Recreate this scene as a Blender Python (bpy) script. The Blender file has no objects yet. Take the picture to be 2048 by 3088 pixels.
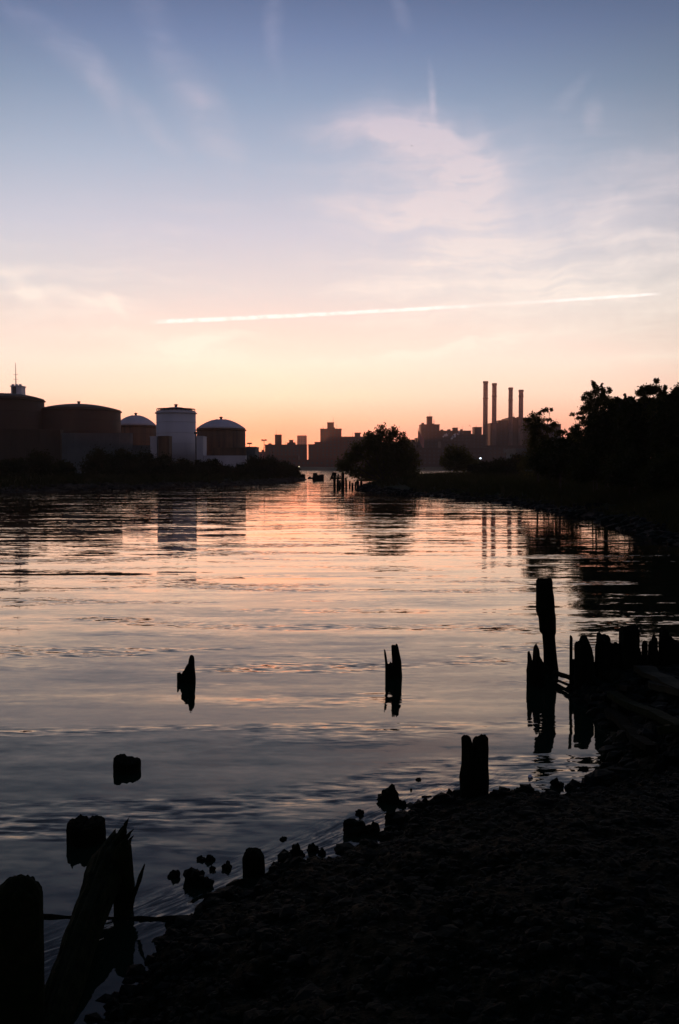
import bpy, math, random
import numpy as np
from mathutils import Vector, Matrix, noise as mn

S = bpy.context.scene
COL = S.collection
R = math.radians
PI = math.pi

# ------------------------------------------------------------------ camera
F = 2659.0                      # focal length in photo pixels (photo 2048 x 3088)
PITCH = R(-2.97)
CZ = 3.0
cam_d = bpy.data.cameras.new('camera')
cam_d.sensor_fit = 'VERTICAL'; cam_d.sensor_height = 36.0; cam_d.lens = 31.0
cam_d.clip_start = 0.05; cam_d.clip_end = 60000
cam = bpy.data.objects.new('camera', cam_d); COL.objects.link(cam)
cam.location = (0, 0, CZ); cam.rotation_euler = (R(90) + PITCH, 0, 0)
S.camera = cam
S.render.resolution_x = 679; S.render.resolution_y = 1024
S.view_settings.view_transform = 'Standard'; S.view_settings.look = 'None'
S.view_settings.exposure = 0.0; S.view_settings.gamma = 1.0
S.view_settings.use_curve_mapping = False
S.render.engine = 'CYCLES'
S.cycles.max_bounces = 6; S.cycles.diffuse_bounces = 2; S.cycles.glossy_bounces = 3
S.cycles.transparent_max_bounces = 8; S.cycles.volume_bounces = 0
S.cycles.sample_clamp_indirect = 4.0
S.cycles.volume_step_rate = 4.0


def ray(px, py):
    cx = (px - 1024) / F; cy = (1544 - py) / F
    c, s = math.cos(PITCH), math.sin(PITCH)
    return Vector((cx, c - cy * s, s + cy * c))     # forward=(0,c,s), up=(0,-s,c)


def at(px, py, z=0.0):
    """the point of the plane z that a photo position looks at"""
    d = ray(px, py); t = (z - CZ) / d.z
    return Vector((d.x * t, d.y * t, z))


def atd(px, py, Y):
    """the point at distance Y ahead"""
    d = ray(px, py); t = Y / d.y
    return Vector((d.x * t, Y, CZ + d.z * t))


def ae(px, py):
    d = ray(px, py).normalized()
    return math.atan2(d.x, d.y), math.asin(d.z)


def lin(c):
    return tuple(((v / 255) / 12.92 if v / 255 <= 0.04045 else ((v / 255 + 0.055) / 1.055) ** 2.4) for v in c) + (1.0,)


SUN_AZ = math.atan2(790 - 1024, F)       # the sun is just under the roof line, left of the middle
SUN_EL = R(0.7)

# ------------------------------------------------------------------ world
W = bpy.data.worlds.new('World'); S.world = W; W.use_nodes = True
nt = W.node_tree; nt.nodes.clear()


class G:
    """small helper for node trees"""
    def __init__(s, nt): s.nt = nt
    def n(s, t, **k):
        o = s.nt.nodes.new(t)
        for a, b in k.items(): setattr(o, a, b)
        return o
    def put(s, sock, v):
        if isinstance(v, bpy.types.NodeSocket): s.nt.links.new(v, sock)
        elif v is not None: sock.default_value = v
    def m(s, op, a, b=None, c=None, clamp=False):
        o = s.n('ShaderNodeMath', operation=op, use_clamp=clamp)
        s.put(o.inputs[0], a); s.put(o.inputs[1], b); s.put(o.inputs[2], c)
        return o.outputs[0]
    def v(s, op, a, b=None, scale=None):
        o = s.n('ShaderNodeVectorMath', operation=op)
        s.put(o.inputs[0], a); s.put(o.inputs[1], b)
        if scale is not None: s.put(o.inputs[3], scale)
        return o.outputs['Value'] if op in ('LENGTH', 'DOT_PRODUCT', 'DISTANCE') else o.outputs[0]
    def comb(s, x, y, z=0.0):
        o = s.n('ShaderNodeCombineXYZ')
        s.put(o.inputs[0], x); s.put(o.inputs[1], y); s.put(o.inputs[2], z)
        return o.outputs[0]
    def sep(s, v):
        o = s.n('ShaderNodeSeparateXYZ'); s.put(o.inputs[0], v); return o.outputs
    def ramp(s, f, stops, interp='LINEAR'):
        o = s.n('ShaderNodeValToRGB'); r = o.color_ramp; r.interpolation = interp
        while len(r.elements) > 1: r.elements.remove(r.elements[-1])
        r.elements[0].position = stops[0][0]; r.elements[0].color = stops[0][1]
        for p, c in stops[1:]:
            e = r.elements.new(p); e.color = c
        s.put(o.inputs[0], f); return o.outputs[0]
    def noise(s, vec, scale, detail=3, rough=0.5, dist=0.0, out=0):
        o = s.n('ShaderNodeTexNoise'); s.put(o.inputs['Vector'], vec)
        o.inputs['Scale'].default_value = scale; o.inputs['Detail'].default_value = detail
        o.inputs['Roughness'].default_value = rough; o.inputs['Distortion'].default_value = dist
        return o.outputs[out]
    def mix(s, f, a, b, mode='MIX'):
        o = s.n('ShaderNodeMix', data_type='RGBA', blend_type=mode)
        s.put(o.inputs[0], f); s.put(o.inputs[6], a); s.put(o.inputs[7], b)
        return o.outputs[2]
    def mr(s, v, a, b, c=0.0, d=1.0, smooth=True):
        o = s.n('ShaderNodeMapRange', interpolation_type='SMOOTHSTEP' if smooth else 'LINEAR')
        s.put(o.inputs[0], v); o.inputs[1].default_value = a; o.inputs[2].default_value = b
        o.inputs[3].default_value = c; o.inputs[4].default_value = d
        return o.outputs[0]


g = G(nt)
tc = g.n('ShaderNodeTexCoord').outputs['Generated']
dirv = g.v('NORMALIZE', tc)
dx, dy, dz = g.sep(dirv)
AZ = g.m('ARCTAN2', dx, dy)
EL = g.m('ARCSINE', dz)
ELD = g.m('MULTIPLY', EL, 180 / PI)                       # degrees


def es(py): return max(0.0, math.degrees(ae(1024, py)[1])) / 60.0   # ramp position of a photo row


sky_sun = g.ramp(g.m('DIVIDE', ELD, 60.0, clamp=True), [
    (0.0, lin((244, 138, 122))), (es(1330), lin((255, 164, 142))), (es(1270), lin((263, 196, 167))),
    (es(1190), lin((266, 226, 203))), (es(1100), lin((260, 235, 219))), (es(1000), lin((240, 224, 214))),
    (es(880), lin((221, 217, 217))), (es(700), lin((200, 203, 217))), (es(500), lin((169, 184, 206))),
    (es(300), lin((138, 160, 190))), (es(120), lin((114, 137, 177))), (es(0), lin((99, 122, 163))),
    (0.7, lin((72, 90, 138))), (1.0, lin((54, 70, 116)))])
sky_anti = g.ramp(g.m('DIVIDE', ELD, 60.0, clamp=True), [
    (0.0, lin((136, 120, 132))), (0.08, lin((170, 146, 156))), (0.2, lin((152, 142, 160))), (0.5, lin((98, 106, 138))),
    (1.0, lin((60, 76, 118)))])
sx = math.sin(SUN_AZ); sy = math.cos(SUN_AZ)
flat = g.v('NORMALIZE', g.comb(dx, dy, 0.0))
cosaz = g.v('DOT_PRODUCT', flat, (sx, sy, 0.0))
fa = g.mr(cosaz, -0.4, 0.97)
base = g.mix(fa, sky_anti, sky_sun)
sund = Vector((math.sin(SUN_AZ) * math.cos(SUN_EL), math.cos(SUN_AZ) * math.cos(SUN_EL), math.sin(SUN_EL)))
sep_ = g.m('ARCCOSINE', g.v('DOT_PRODUCT', dirv, tuple(sund)))
# sky falls off gently away from the sun
fall = g.mr(sep_, R(19), R(40), 1.0, 0.56)
base = g.v('SCALE', base, None, fall)
# redder glow low round the sun
gx = g.m('DIVIDE', g.m('SUBTRACT', AZ, SUN_AZ), R(6.5)); gy = g.m('DIVIDE', g.m('SUBTRACT', EL, SUN_EL), R(1.9))
glow = g.m('EXPONENT', g.m('MULTIPLY', g.m('ADD', g.m('MULTIPLY', gx, gx), g.m('MULTIPLY', gy, gy)), -1.0))
base = g.mix(g.m('MULTIPLY', glow, 0.75), base, lin((272, 140, 92)))
gx = g.m('DIVIDE', g.m('SUBTRACT', AZ, SUN_AZ), R(1.6)); gy = g.m('DIVIDE', g.m('SUBTRACT', EL, SUN_EL), R(0.8))
glow = g.m('EXPONENT', g.m('MULTIPLY', g.m('ADD', g.m('MULTIPLY', gx, gx), g.m('MULTIPLY', gy, gy)), -1.0))
base = g.mix(g.m('MULTIPLY', glow, 0.85), base, (1.25, 0.42, 0.16, 1))

# cirrus: fine fibres bent by a slow warp, gathered in the places where the wisps stand
P0 = g.comb(AZ, EL)
warp = g.v('SUBTRACT', g.noise(P0, 9.0, 3, 0.55, out=1), (0.5, 0.5, 0.5))
P1 = g.v('ADD', P0, g.v('SCALE', warp, None, 0.045))
WISPS = [  # photo px, py, half length, half width, tilt (degrees, + = down to the right), strength
    (1150, 390, 330, 62, 3, .50), (1200, 400, 200, 30, 8, .20), (1380, 465, 220, 75, 27, .45), (1470, 540, 190, 60, 78, .42), (1330, 400, 120, 30, 25, .15),
    (1180, 640, 340, 42, 3, .55), (1370, 620, 200, 80, 20, .30), (1450, 735, 230, 62, 2, .60), (1310, 792, 210, 22, -2, .60),
    (1700, 828, 480, 24, -3, .50), (1950, 738, 230, 34, 9, .42), (1250, 850, 300, 34, -4, .45), (1700, 900, 700, 130, -3, .42),
    (1900, 620, 330, 110, -8, .30), (1500, 1040, 620, 30, -9, .45), (1300, 1065, 360, 18, -9, .45), (1700, 1120, 520, 24, -5, .35),
    (1150, 1120, 420, 26, 4, .35), (1060, 1195, 380, 20, 0, .35), (830, 1150, 130, 24, 14, .55), (870, 1185, 90, 14, -40, .4), (1000, 1100, 260, 18, -10, .30),
    (40, 805, 120, 22, -4, .50), (75, 865, 120, 26, 38, .62), (210, 905, 190, 26, 9, .60), (330, 900, 90, 16, 14, .45), (365, 932, 60, 20, 60, .5),
    (300, 980, 420, 50, 5, .35), (520, 1050, 300, 34, 7, .60), (620, 1035, 170, 20, -7, .60), (640, 1090, 260, 34, 6, .35), (200, 1110, 320, 20, -6, .30),
    (1500, 700, 760, 300, -4, .30), (1250, 560, 420, 170, 12, .24), (1750, 1000, 700, 160, -4, .22), (1330, 430, 330, 110, 18, .26), (1000, 1130, 700, 90, -3, .20),
    (200, 150, 290, 46, 30, .20), (300, 235, 140, 40, 55, .18), (520, 170, 260, 60, 62, .20), (640, 340, 190, 60, 62, .30), (480, 370, 120, 34, 45, .15),
    (830, 90, 160, 30, 85, .16), (1300, 290, 90, 16, 74, .42), (1770, 345, 60, 30, 85, .20), (1700, 270, 90, 26, -50, .14),
    (1200, 20, 90, 26, 70, .14), (1950, 470, 260, 40, -8, .16),
]
tot = None
PX = 1 / F
for (px, py, L, Wd, ang, st) in WISPS:
    a0, e0 = ae(px, py)
    mp = g.n('ShaderNodeMapping', vector_type='TEXTURE')
    g.put(mp.inputs[0], P1)
    mp.inputs[1].default_value = (a0, e0, 0); mp.inputs[2].default_value = (0, 0, R(-ang))
    mp.inputs[3].default_value = (L * PX * 1.15, Wd * PX * 1.35, 1)
    w = g.mr(g.v('LENGTH', mp.outputs[0]), 0.0, 1.0, st, 0.0)
    tot = w if tot is None else g.m('ADD', tot, w)
fib = g.noise(g.v('MULTIPLY', P1, (6.0, 48.0, 1.0)), 1.0, 6, 0.62)
fib2 = g.noise(g.v('MULTIPLY', P1, (26.0, 26.0, 1.0)), 1.0, 5, 0.6, 0.6)
fibm = g.m('ADD', g.mr(fib, 0.28, 0.72, 0.35, 1.1), g.mr(fib2, 0.25, 0.8, -0.16, 0.34))
dens = g.m('MULTIPLY', g.m('MULTIPLY', tot, fibm), 1.25)
thin = g.m('MULTIPLY', g.mr(fib, 0.45, 0.72, 0.0, 0.42), g.m('MULTIPLY', g.mr(ELD, 0.5, 4.0), g.mr(ELD, 24.0, 7.0)))
thin = g.m('MULTIPLY', thin, g.mr(g.noise(P0, 4.0, 2), 0.35, 0.65))
dens = g.m('ADD', dens, thin, clamp=True)
ccol = g.ramp(g.m('DIVIDE', ELD, 60.0, clamp=True), [
    (0.0, lin((250, 190, 155))), (es(1200), lin((255, 226, 198))), (es(1080), lin((255, 242, 226))), (es(880), lin((247, 236, 228))),
    (es(640), lin((226, 216, 220))), (es(400), lin((208, 200, 212))), (es(150), lin((168, 172, 200))), (1.0, lin((100, 110, 145)))])
ccol = g.v('SCALE', ccol, None, g.mr(cosaz, -0.3, 0.8, 0.18, 1.0))
sky = g.mix(dens, base, ccol)
# contrail: a thin, slightly bowed line
(a1, e1), (a2, e2), (a3, e3) = ae(457, 971), ae(1254, 932), ae(1998, 885)
q = np.polyfit([a1, a2, a3], [e1, e2, e3], 2)
fe = g.m('ADD', g.m('MULTIPLY', g.m('ADD', g.m('MULTIPLY', AZ, float(q[0])), float(q[1])), AZ), float(q[2]))
wob = g.m('MULTIPLY', g.m('SUBTRACT', g.noise(P0, 40.0, 3, 0.6), 0.5), 5 * PX)
dd = g.m('ABSOLUTE', g.m('ADD', g.m('SUBTRACT', EL, fe), wob))
cw = g.mr(AZ, a1, a3, 8.5 * PX, 5.0 * PX, smooth=False)
line = g.mr(g.m('DIVIDE', dd, cw), 0.25, 1.15, 1.0, 0.0)
line = g.m('MULTIPLY', line, g.m('MULTIPLY', g.mr(AZ, a1 - 14 * PX, a1 + 60 * PX), g.mr(AZ, a3 + 15 * PX, a3 - 60 * PX)))
mid = g.mr(g.m('ABSOLUTE', g.m('SUBTRACT', AZ, ae(1520, 0 + 930)[0])), 0.0, 260 * PX, 0.25, 1.0)
line = g.m('MULTIPLY', g.m('MULTIPLY', line, mid), g.mr(g.noise(P0, 70.0, 4, .65), 0.35, 0.6, 0.45, 1.0))
line = g.m('MULTIPLY', line, g.mr(dy, 0.0, 0.1))
sky = g.mix(g.m('MULTIPLY', line, 0.88), sky, lin((272, 264, 258)))
# the physical sky adds its share
ns = g.n('ShaderNodeTexSky', sky_type='NISHITA'); ns.sun_disc = False
ns.sun_elevation = SUN_EL; ns.sun_rotation = SUN_AZ; ns.air_density = 1.2; ns.dust_density = 2.0
below = g.mr(ELD, -1.5, 0.0)
sky = g.v('SCALE', sky, None, below)
bg = g.n('ShaderNodeBackground'); g.put(bg.inputs[0], sky); bg.inputs[1].default_value = 1.0
bg2 = g.n('ShaderNodeBackground'); g.put(bg2.inputs[0], ns.outputs[0]); bg2.inputs[1].default_value = 0.02
ad = g.n('ShaderNodeAddShader'); nt.links.new(bg.outputs[0], ad.inputs[0]); nt.links.new(bg2.outputs[0], ad.inputs[1])
wo = g.n('ShaderNodeOutputWorld'); nt.links.new(ad.outputs[0], wo.inputs[0])
W.cycles.sampling_method = 'MANUAL'; W.cycles.sample_map_resolution = 512

sl = bpy.data.lights.new('sun', 'SUN'); sl.energy = 2.2; sl.angle = R(0.53); sl.color = (1.0, 0.38, 0.20)
so = bpy.data.objects.new('sun', sl); COL.objects.link(so); so.location = (-100, 400, 60)
so.rotation_euler = sund.to_track_quat('Z', 'Y').to_euler()

# ------------------------------------------------------------------ helpers
def tag(o, label=None, cat=None, group=None, kind=None):
    if label: o['label'] = label
    if cat: o['category'] = cat
    if group: o['group'] = group
    if kind: o['kind'] = kind
    return o


def link(name, me, parent=None, loc=None):
    o = bpy.data.objects.new(name, me); COL.objects.link(o)
    if parent is not None: o.parent = parent
    if loc is not None: o.location = loc
    return o


def empty(name, loc, label, cat, group=None, rz=0.0):
    o = bpy.data.objects.new(name, None); COL.objects.link(o)
    o.location = loc; o.rotation_euler = (0, 0, rz); o.empty_display_size = 0.3
    return tag(o, label, cat, group)


def np_mesh(name, V, Fq, mat=None, smooth=False):
    """V (n,3), Fq (m,k) with k 3 or 4"""
    V = np.asarray(V, dtype=np.float32); Fq = np.asarray(Fq, dtype=np.int32)
    me = bpy.data.meshes.new(name)
    k = Fq.shape[1]
    me.vertices.add(len(V)); me.vertices.foreach_set('co', V.ravel())
    me.loops.add(Fq.size); me.loops.foreach_set('vertex_index', Fq.ravel())
    me.polygons.add(len(Fq))
    me.polygons.foreach_set('loop_start', np.arange(0, Fq.size, k, dtype=np.int32))
    me.polygons.foreach_set('loop_total', np.full(len(Fq), k, dtype=np.int32))
    me.polygons.foreach_set('use_smooth', np.full(len(Fq), smooth, dtype=bool))
    me.update(calc_edges=True); me.validate()
    if mat: me.materials.append(mat)
    return me


class MB:
    """collects simple solids and links them as one mesh"""
    def __init__(s): s.v = []; s.f = []
    def add(s, vs, fs):
        b = len(s.v); s.v += [tuple(v) for v in vs]; s.f += [tuple(i + b for i in f) for f in fs]; return s
    def box(s, x0, x1, y0, y1, z0, z1, M=None):
        vs = [Vector(p) for p in ((x0, y0, z0), (x1, y0, z0), (x1, y1, z0), (x0, y1, z0), (x0, y0, z1), (x1, y0, z1), (x1, y1, z1), (x0, y1, z1))]
        if M is not None: vs = [M @ v for v in vs]
        return s.add(vs, [(0, 3, 2, 1), (4, 5, 6, 7), (0, 1, 5, 4), (1, 2, 6, 5), (2, 3, 7, 6), (3, 0, 4, 7)])
    def lathe(s, prof, n=24, c=(0, 0)):
        vs = []; fs = []
        for (r, z) in prof:
            for k in range(n):
                a = 2 * PI * k / n; vs.append((c[0] + r * math.cos(a), c[1] + r * math.sin(a), z))
        for i in range(len(prof) - 1):
            for k in range(n):
                k2 = (k + 1) % n; fs.append((i * n + k, i * n + k2, (i + 1) * n + k2, (i + 1) * n + k))
        fs.append(tuple(range(n - 1, -1, -1))); fs.append(tuple((len(prof) - 1) * n + k for k in range(n)))
        return s.add(vs, fs)
    def tube(s, pts, rads, n=8):
        pts = [Vector(p) for p in pts]; vs = []; fs = []
        for i, p in enumerate(pts):
            t = (pts[min(i + 1, len(pts) - 1)] - pts[max(i - 1, 0)]).normalized()
            u = t.cross(Vector((0, 0, 1)) if abs(t.z) < 0.9 else Vector((1, 0, 0))).normalized(); w = t.cross(u)
            for k in range(n):
                a = 2 * PI * k / n; vs.append(p + (u * math.cos(a) + w * math.sin(a)) * rads[i])
        for i in range(len(pts) - 1):
            for k in range(n):
                k2 = (k + 1) % n; fs.append((i * n + k, i * n + k2, (i + 1) * n + k2, (i + 1) * n + k))
        fs.append(tuple(range(n - 1, -1, -1))); fs.append(tuple((len(pts) - 1) * n + k for k in range(n)))
        return s.add(vs, fs)
    def build(s, name, mat, parent=None, loc=None, smooth=False):
        me = bpy.data.meshes.new(name); me.from_pydata(s.v, [], s.f); me.update()
        if smooth: me.polygons.foreach_set('use_smooth', [True] * len(me.polygons))
        me.materials.append(mat)
        return link(name, me, parent, loc)


def mat(name, col, rough=0.9, col2=None, scale=3.0, stretch=(1, 1, 1), bump=0.0, spec=0.3, detail=4, metal=0.0):
    m = bpy.data.materials.new(name); m.use_nodes = True
    h = G(m.node_tree); b = m.node_tree.nodes['Principled BSDF']
    b.inputs['Roughness'].default_value = rough; b.inputs['Specular IOR Level'].default_value = spec
    b.inputs['Metallic'].default_value = metal
    co = h.v('MULTIPLY', h.n('ShaderNodeTexCoord').outputs['Object'], stretch)
    nz = h.noise(co, scale, detail, 0.6)
    c2 = col2 or tuple(c * 0.55 for c in col)
    h.put(b.inputs['Base Color'], h.ramp(nz, [(0.32, tuple(c2) + (1,)), (0.68, tuple(col) + (1,))]))
    if bump:
        bn = h.n('ShaderNodeBump'); bn.inputs['Strength'].default_value = 0.8; bn.inputs['Distance'].default_value = bump
        h.put(bn.inputs['Height'], nz); h.put(b.inputs['Normal'], bn.outputs[0])
    return m


M = {}
M['wood'] = mat('rotten_wood', (.0050, .0062, .0030), .95, (.0018, .0028, .0012), 9.0, (1, 1, .12), .02, .03)
M['wood_pale'] = mat('weathered_timber', (.030, .030, .018), .9, (.010, .011, .006), 8.0, (1, .15, 1), .01, .05)
M['wood_moss'] = mat('mossy_timber', (.011, .015, .005), .95, (.0035, .006, .002), 12.0, (1, 1, 1), .02, .04)
M['rock'] = mat('seaweed_rock', (.0036, .0068, .0030), .8, (.0008, .0020, .0006), 14.0, (1, 1, 1), .015, .06)
M['rubble'] = mat('shore_rubble', (.050, .045, .034), .95, (.012, .012, .008), .6, spec=.03)
M['leaf'] = mat('leaf_green', (.030, .044, .009), .85, (.012, .020, .005), 1.6, spec=.1)
M['leaf_dark'] = mat('leaf_dark_green', (.016, .030, .006), .85, (.007, .014, .003), 1.2, spec=.1)
M['grass'] = mat('bank_grass', (.014, .020, .005), .9, (.018, .026, .008), .3, spec=.1)
M['bark'] = mat('bark', (.040, .030, .020), .95, None, 4, (1, 1, .2))
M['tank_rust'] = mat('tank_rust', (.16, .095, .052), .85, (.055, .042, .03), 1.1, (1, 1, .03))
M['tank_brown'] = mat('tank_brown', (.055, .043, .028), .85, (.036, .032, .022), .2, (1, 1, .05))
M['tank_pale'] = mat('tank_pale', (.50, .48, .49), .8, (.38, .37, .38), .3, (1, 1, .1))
M['concrete'] = mat('pale_concrete', (.095, .115, .115), .9, (.065, .08, .08), .25)
M['city'] = mat('city_sun_reddened_brick', (.105, .042, .030), .9, (.080, .034, .026), .05)  # reddening by the low sun and haze is put into the brick colour
M['city_red'] = mat('city_sunset_red', (.40, .15, .13), .9, (.34, .13, .11), .05)  # sunset pink worked into the red; flag and antenna mast share it
M['city_grey'] = mat('city_grey', (.060, .046, .040), .9, (.042, .034, .030), .05)
M['city_glass'] = mat('city_window', (.03, .035, .045), .3, None, .5, spec=.5)
M['stack'] = mat('stack_brick', (.19, .14, .13), .9, (.14, .10, .095), .15, (1, 1, .3))
M['metal'] = mat('dark_metal', (.05, .05, .05), .5, None, 3, metal=.5)
M['white'] = mat('white_paint', (.6, .62, .66), .6, (.45, .46, .5), 1)
M['bird'] = mat('bird_grey', (.06, .055, .05), .9)


for k_ in ('leaf', 'leaf_dark', 'grass'):
    t_ = M[k_].node_tree; b_ = t_.nodes['Principled BSDF']; tr = t_.nodes.new('ShaderNodeBsdfTranslucent'); mx_ = t_.nodes.new('ShaderNodeMixShader')
    tr.inputs[0].default_value = (.11, .085, .015, 1) if k_ == 'leaf' else (.03, .026, .006, 1); mx_.inputs[0].default_value = .45
    t_.links.new(b_.outputs[0], mx_.inputs[1]); t_.links.new(tr.outputs[0], mx_.inputs[2]); t_.links.new(mx_.outputs[0], t_.nodes['Material Output'].inputs[0])


def lamp_mat(name, col, st):
    m = bpy.data.materials.new(name); m.use_nodes = True
    b = m.node_tree.nodes['Principled BSDF']; b.inputs['Emission Color'].default_value = col; b.inputs['Emission Strength'].default_value = st
    return m


# ------------------------------------------------------------------ water outline and ground
WATER = [Vector((-60, 5, 0)), Vector((-12, 1.5, 0)), Vector((-3.5, 2.4, 0)), Vector((-1.5, 3.4, 0))]
WATER += [at(*p) for p in [(322, 3088), (336, 3010), (368, 2936), (446, 2872), (495, 2815), (570, 2762), (650, 2722), (784, 2680), (864, 2625), (905, 2590),
                           (985, 2578), (1040, 2552), (1206, 2498), (1293, 2451), (1383, 2405), (1480, 2400), (1600, 2402), (1700, 2400)]]
WATER += [Vector(p) for p in [(2.5, 8.2, 0), (2.9, 9.0, 0), (3.15, 9.8, 0), (3.2, 10.8, 0), (3.1, 11.75, 0), (5, 12.1, 0), (9, 12.4, 0), (20, 14, 0), (24, 20, 0), (17, 28, 0)]]
WATER += [at(*p) for p in [(2048, 1645), (2000, 1632), (1900, 1602), (1800, 1572), (1700, 1549), (1600, 1531), (1500, 1516), (1400, 1505), (1330, 1499), (1255, 1492), (1150, 1487), (1085, 1479)]]
WATER += [Vector(p) for p in [(3, 128, 0), (9, 160, 0), (20, 195, 0), (60, 235, 0), (160, 260, 0), (420, 330, 0), (1500, 400, 0), (3000, 420, 0), (3000, 760, 0), (900, 700, 0), (300, 640, 0),
                              (-100, 600, 0), (-700, 640, 0), (-3000, 760, 0), (-3000, 420, 0), (-700, 330, 0), (-200, 300, 0), (-60, 275, 0), (-22, 235, 0)]]
WATER += [at(*p) for p in [(905, 1441), (930, 1445), (905, 1452), (850, 1457), (740, 1464), (600, 1468), (400, 1474), (200, 1480), (0, 1487)]]
WATER += [Vector(p) for p in [(-60, 80, 0), (-75, 50, 0)]]
WP = np.array([(p.x, p.y) for p in WATER])


def signed(x, y):
    """metres to the waterline, + on land"""
    x = np.asarray(x, float); y = np.asarray(y, float)
    best = np.full(x.shape, 1e18); inside = np.zeros(x.shape, bool)
    n = len(WP)
    for i in range(n):
        ax, ay = WP[i]; bx, by = WP[(i + 1) % n]
        ex, ey = bx - ax, by - ay
        t = np.clip(((x - ax) * ex + (y - ay) * ey) / (ex * ex + ey * ey), 0, 1)
        d = (x - ax - t * ex) ** 2 + (y - ay - t * ey) ** 2
        best = np.minimum(best, d)
        with np.errstate(divide='ignore', invalid='ignore'):
            c = ((ay > y) != (by > y)) & (x < ex * (y - ay) / (ey if ey else 1e-12) + ax)
        inside ^= c
    d = np.sqrt(best)
    return np.where(inside, -d, d)


rng = np.random.default_rng(7)
_T = rng.random((256, 256))


def vnoise(x, y):
    xi = np.floor(x).astype(int); yi = np.floor(y).astype(int); fx = x - xi; fy = y - yi
    fx = fx * fx * (3 - 2 * fx); fy = fy * fy * (3 - 2 * fy)
    a = _T[xi & 255, yi & 255]; b = _T[(xi + 1) & 255, yi & 255]; c = _T[xi & 255, (yi + 1) & 255]; d = _T[(xi + 1) & 255, (yi + 1) & 255]
    return (a * (1 - fx) + b * fx) * (1 - fy) + (c * (1 - fx) + d * fx) * fy - 0.5


def fbm(x, y, o=4):
    s = 0; a = 1
    for k in range(o):
        s = s + a * vnoise(x * 2 ** k + 17 * k, y * 2 ** k + 31 * k); a *= 0.5
    return s


def height(x, y):
    x = np.asarray(x, float); y = np.asarray(y, float)
    r = np.hypot(x, y)
    sd = signed(x, y)
    near = np.clip((30 - r) / 10, 0, 1)
    sd = sd + near * (0.28 * fbm(x * 1.7, y * 1.7) + .22 * fbm(x * 5, y * 5, 3)) + (1 - near) * 1.6 * fbm(x * .25, y * .25)
    mound = np.clip((x - 2.3) / .6, 0, 1) * np.clip((y - 7.6) / 1.0, 0, 1) * np.clip((13.5 - y), 0, 1)
    A = 1.35 * near + 1.15 * (1 - near); L = 3.2 * near + 3.0 * (1 - near)
    A = A + np.clip((y - 560) / 100, 0, 1) * 1.2
    A = A * (1 - mound) + .42 * mound; L = L * (1 - mound) + .35 * mound
    p = np.maximum(sd, 0); land = A * (1 - np.exp(-p / L))
    sea = -2.5 * (1 - np.exp(-np.maximum(-sd, 0) / 6.0))
    h = np.where(sd > 0, land, sea)
    h = h + near * (0.025 * fbm(x * 2.3, y * 2.3) + 0.012 * fbm(x * 9, y * 9)) * np.clip(1.2 - np.maximum(-sd, 0), 0.1, 1)
    h = h + (1 - near) * 0.3 * fbm(x * .12 + 5, y * .12) * np.clip(sd / 4, 0, 1)
    return h


def zg(x, y): return float(height(np.array([x]), np.array([y]))[0])


angs = np.concatenate([np.arange(-180, -34, 4.0), np.arange(-34, 34, 0.22), np.arange(34, 180, 4.0)])
radii = [0.3]
while radii[-1] < 9: radii.append(radii[-1] * 1.011 + 0.01)
while radii[-1] < 260: radii.append(radii[-1] * 1.016)
while radii[-1] < 3400: radii.append(radii[-1] * 1.06)
radii = np.array(radii)
A_, R_ = np.meshgrid(np.radians(angs), radii)
gxv = R_ * np.sin(A_); gyv = R_ * np.cos(A_)
gz = height(gxv, gyv)
na, nr = len(angs), len(radii)
idx = np.arange(nr * na).reshape(nr, na)
i0 = idx[:-1]; i1 = idx[1:]
quads = np.stack([i0, np.roll(i0, -1, 1), np.roll(i1, -1, 1), i1], -1).reshape(-1, 4)[:, ::-1]

gm = bpy.data.materials.new('ground'); gm.use_nodes = True
h = G(gm.node_tree); b = gm.node_tree.nodes['Principled BSDF']
geo = h.n('ShaderNodeNewGeometry'); pos = geo.outputs['Position']; gp = h.sep(pos)
n1 = h.noise(pos, 6.0, 6, .65); n2 = h.noise(pos, .15, 4, .6)
mud = h.ramp(n1, [(0.3, (.0008, .0022, .0006, 1)), (0.55, (.0018, .0042, .0014, 1)), (0.75, (.0045, .0075, .0035, 1))])
gr = h.ramp(n2, [(0.3, (.008, .013, .003, 1)), (0.7, (.016, .022, .006, 1))])
far = h.mr(h.v('LENGTH', pos), 14, 26)
gr = h.mix(h.mr(gp[2], .45, .15), gr, (.03, .026, .018, 1))
h.put(b.inputs['Base Color'], h.mix(far, mud, gr))
h.put(b.inputs['Roughness'], h.mr(n1, .35, .6, .95, .55))
b.inputs['Specular IOR Level'].default_value = .012
bn = h.n('ShaderNodeBump'); bn.inputs['Distance'].default_value = .03; h.put(bn.inputs['Height'], h.noise(pos, 22, 5, .7)); h.put(b.inputs['Normal'], bn.outputs[0])
gme = np_mesh('ground', np.stack([gxv, gyv, gz], -1).reshape(-1, 3), quads, gm, smooth=True)
tag(link('ground', gme), kind='structure')

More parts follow.
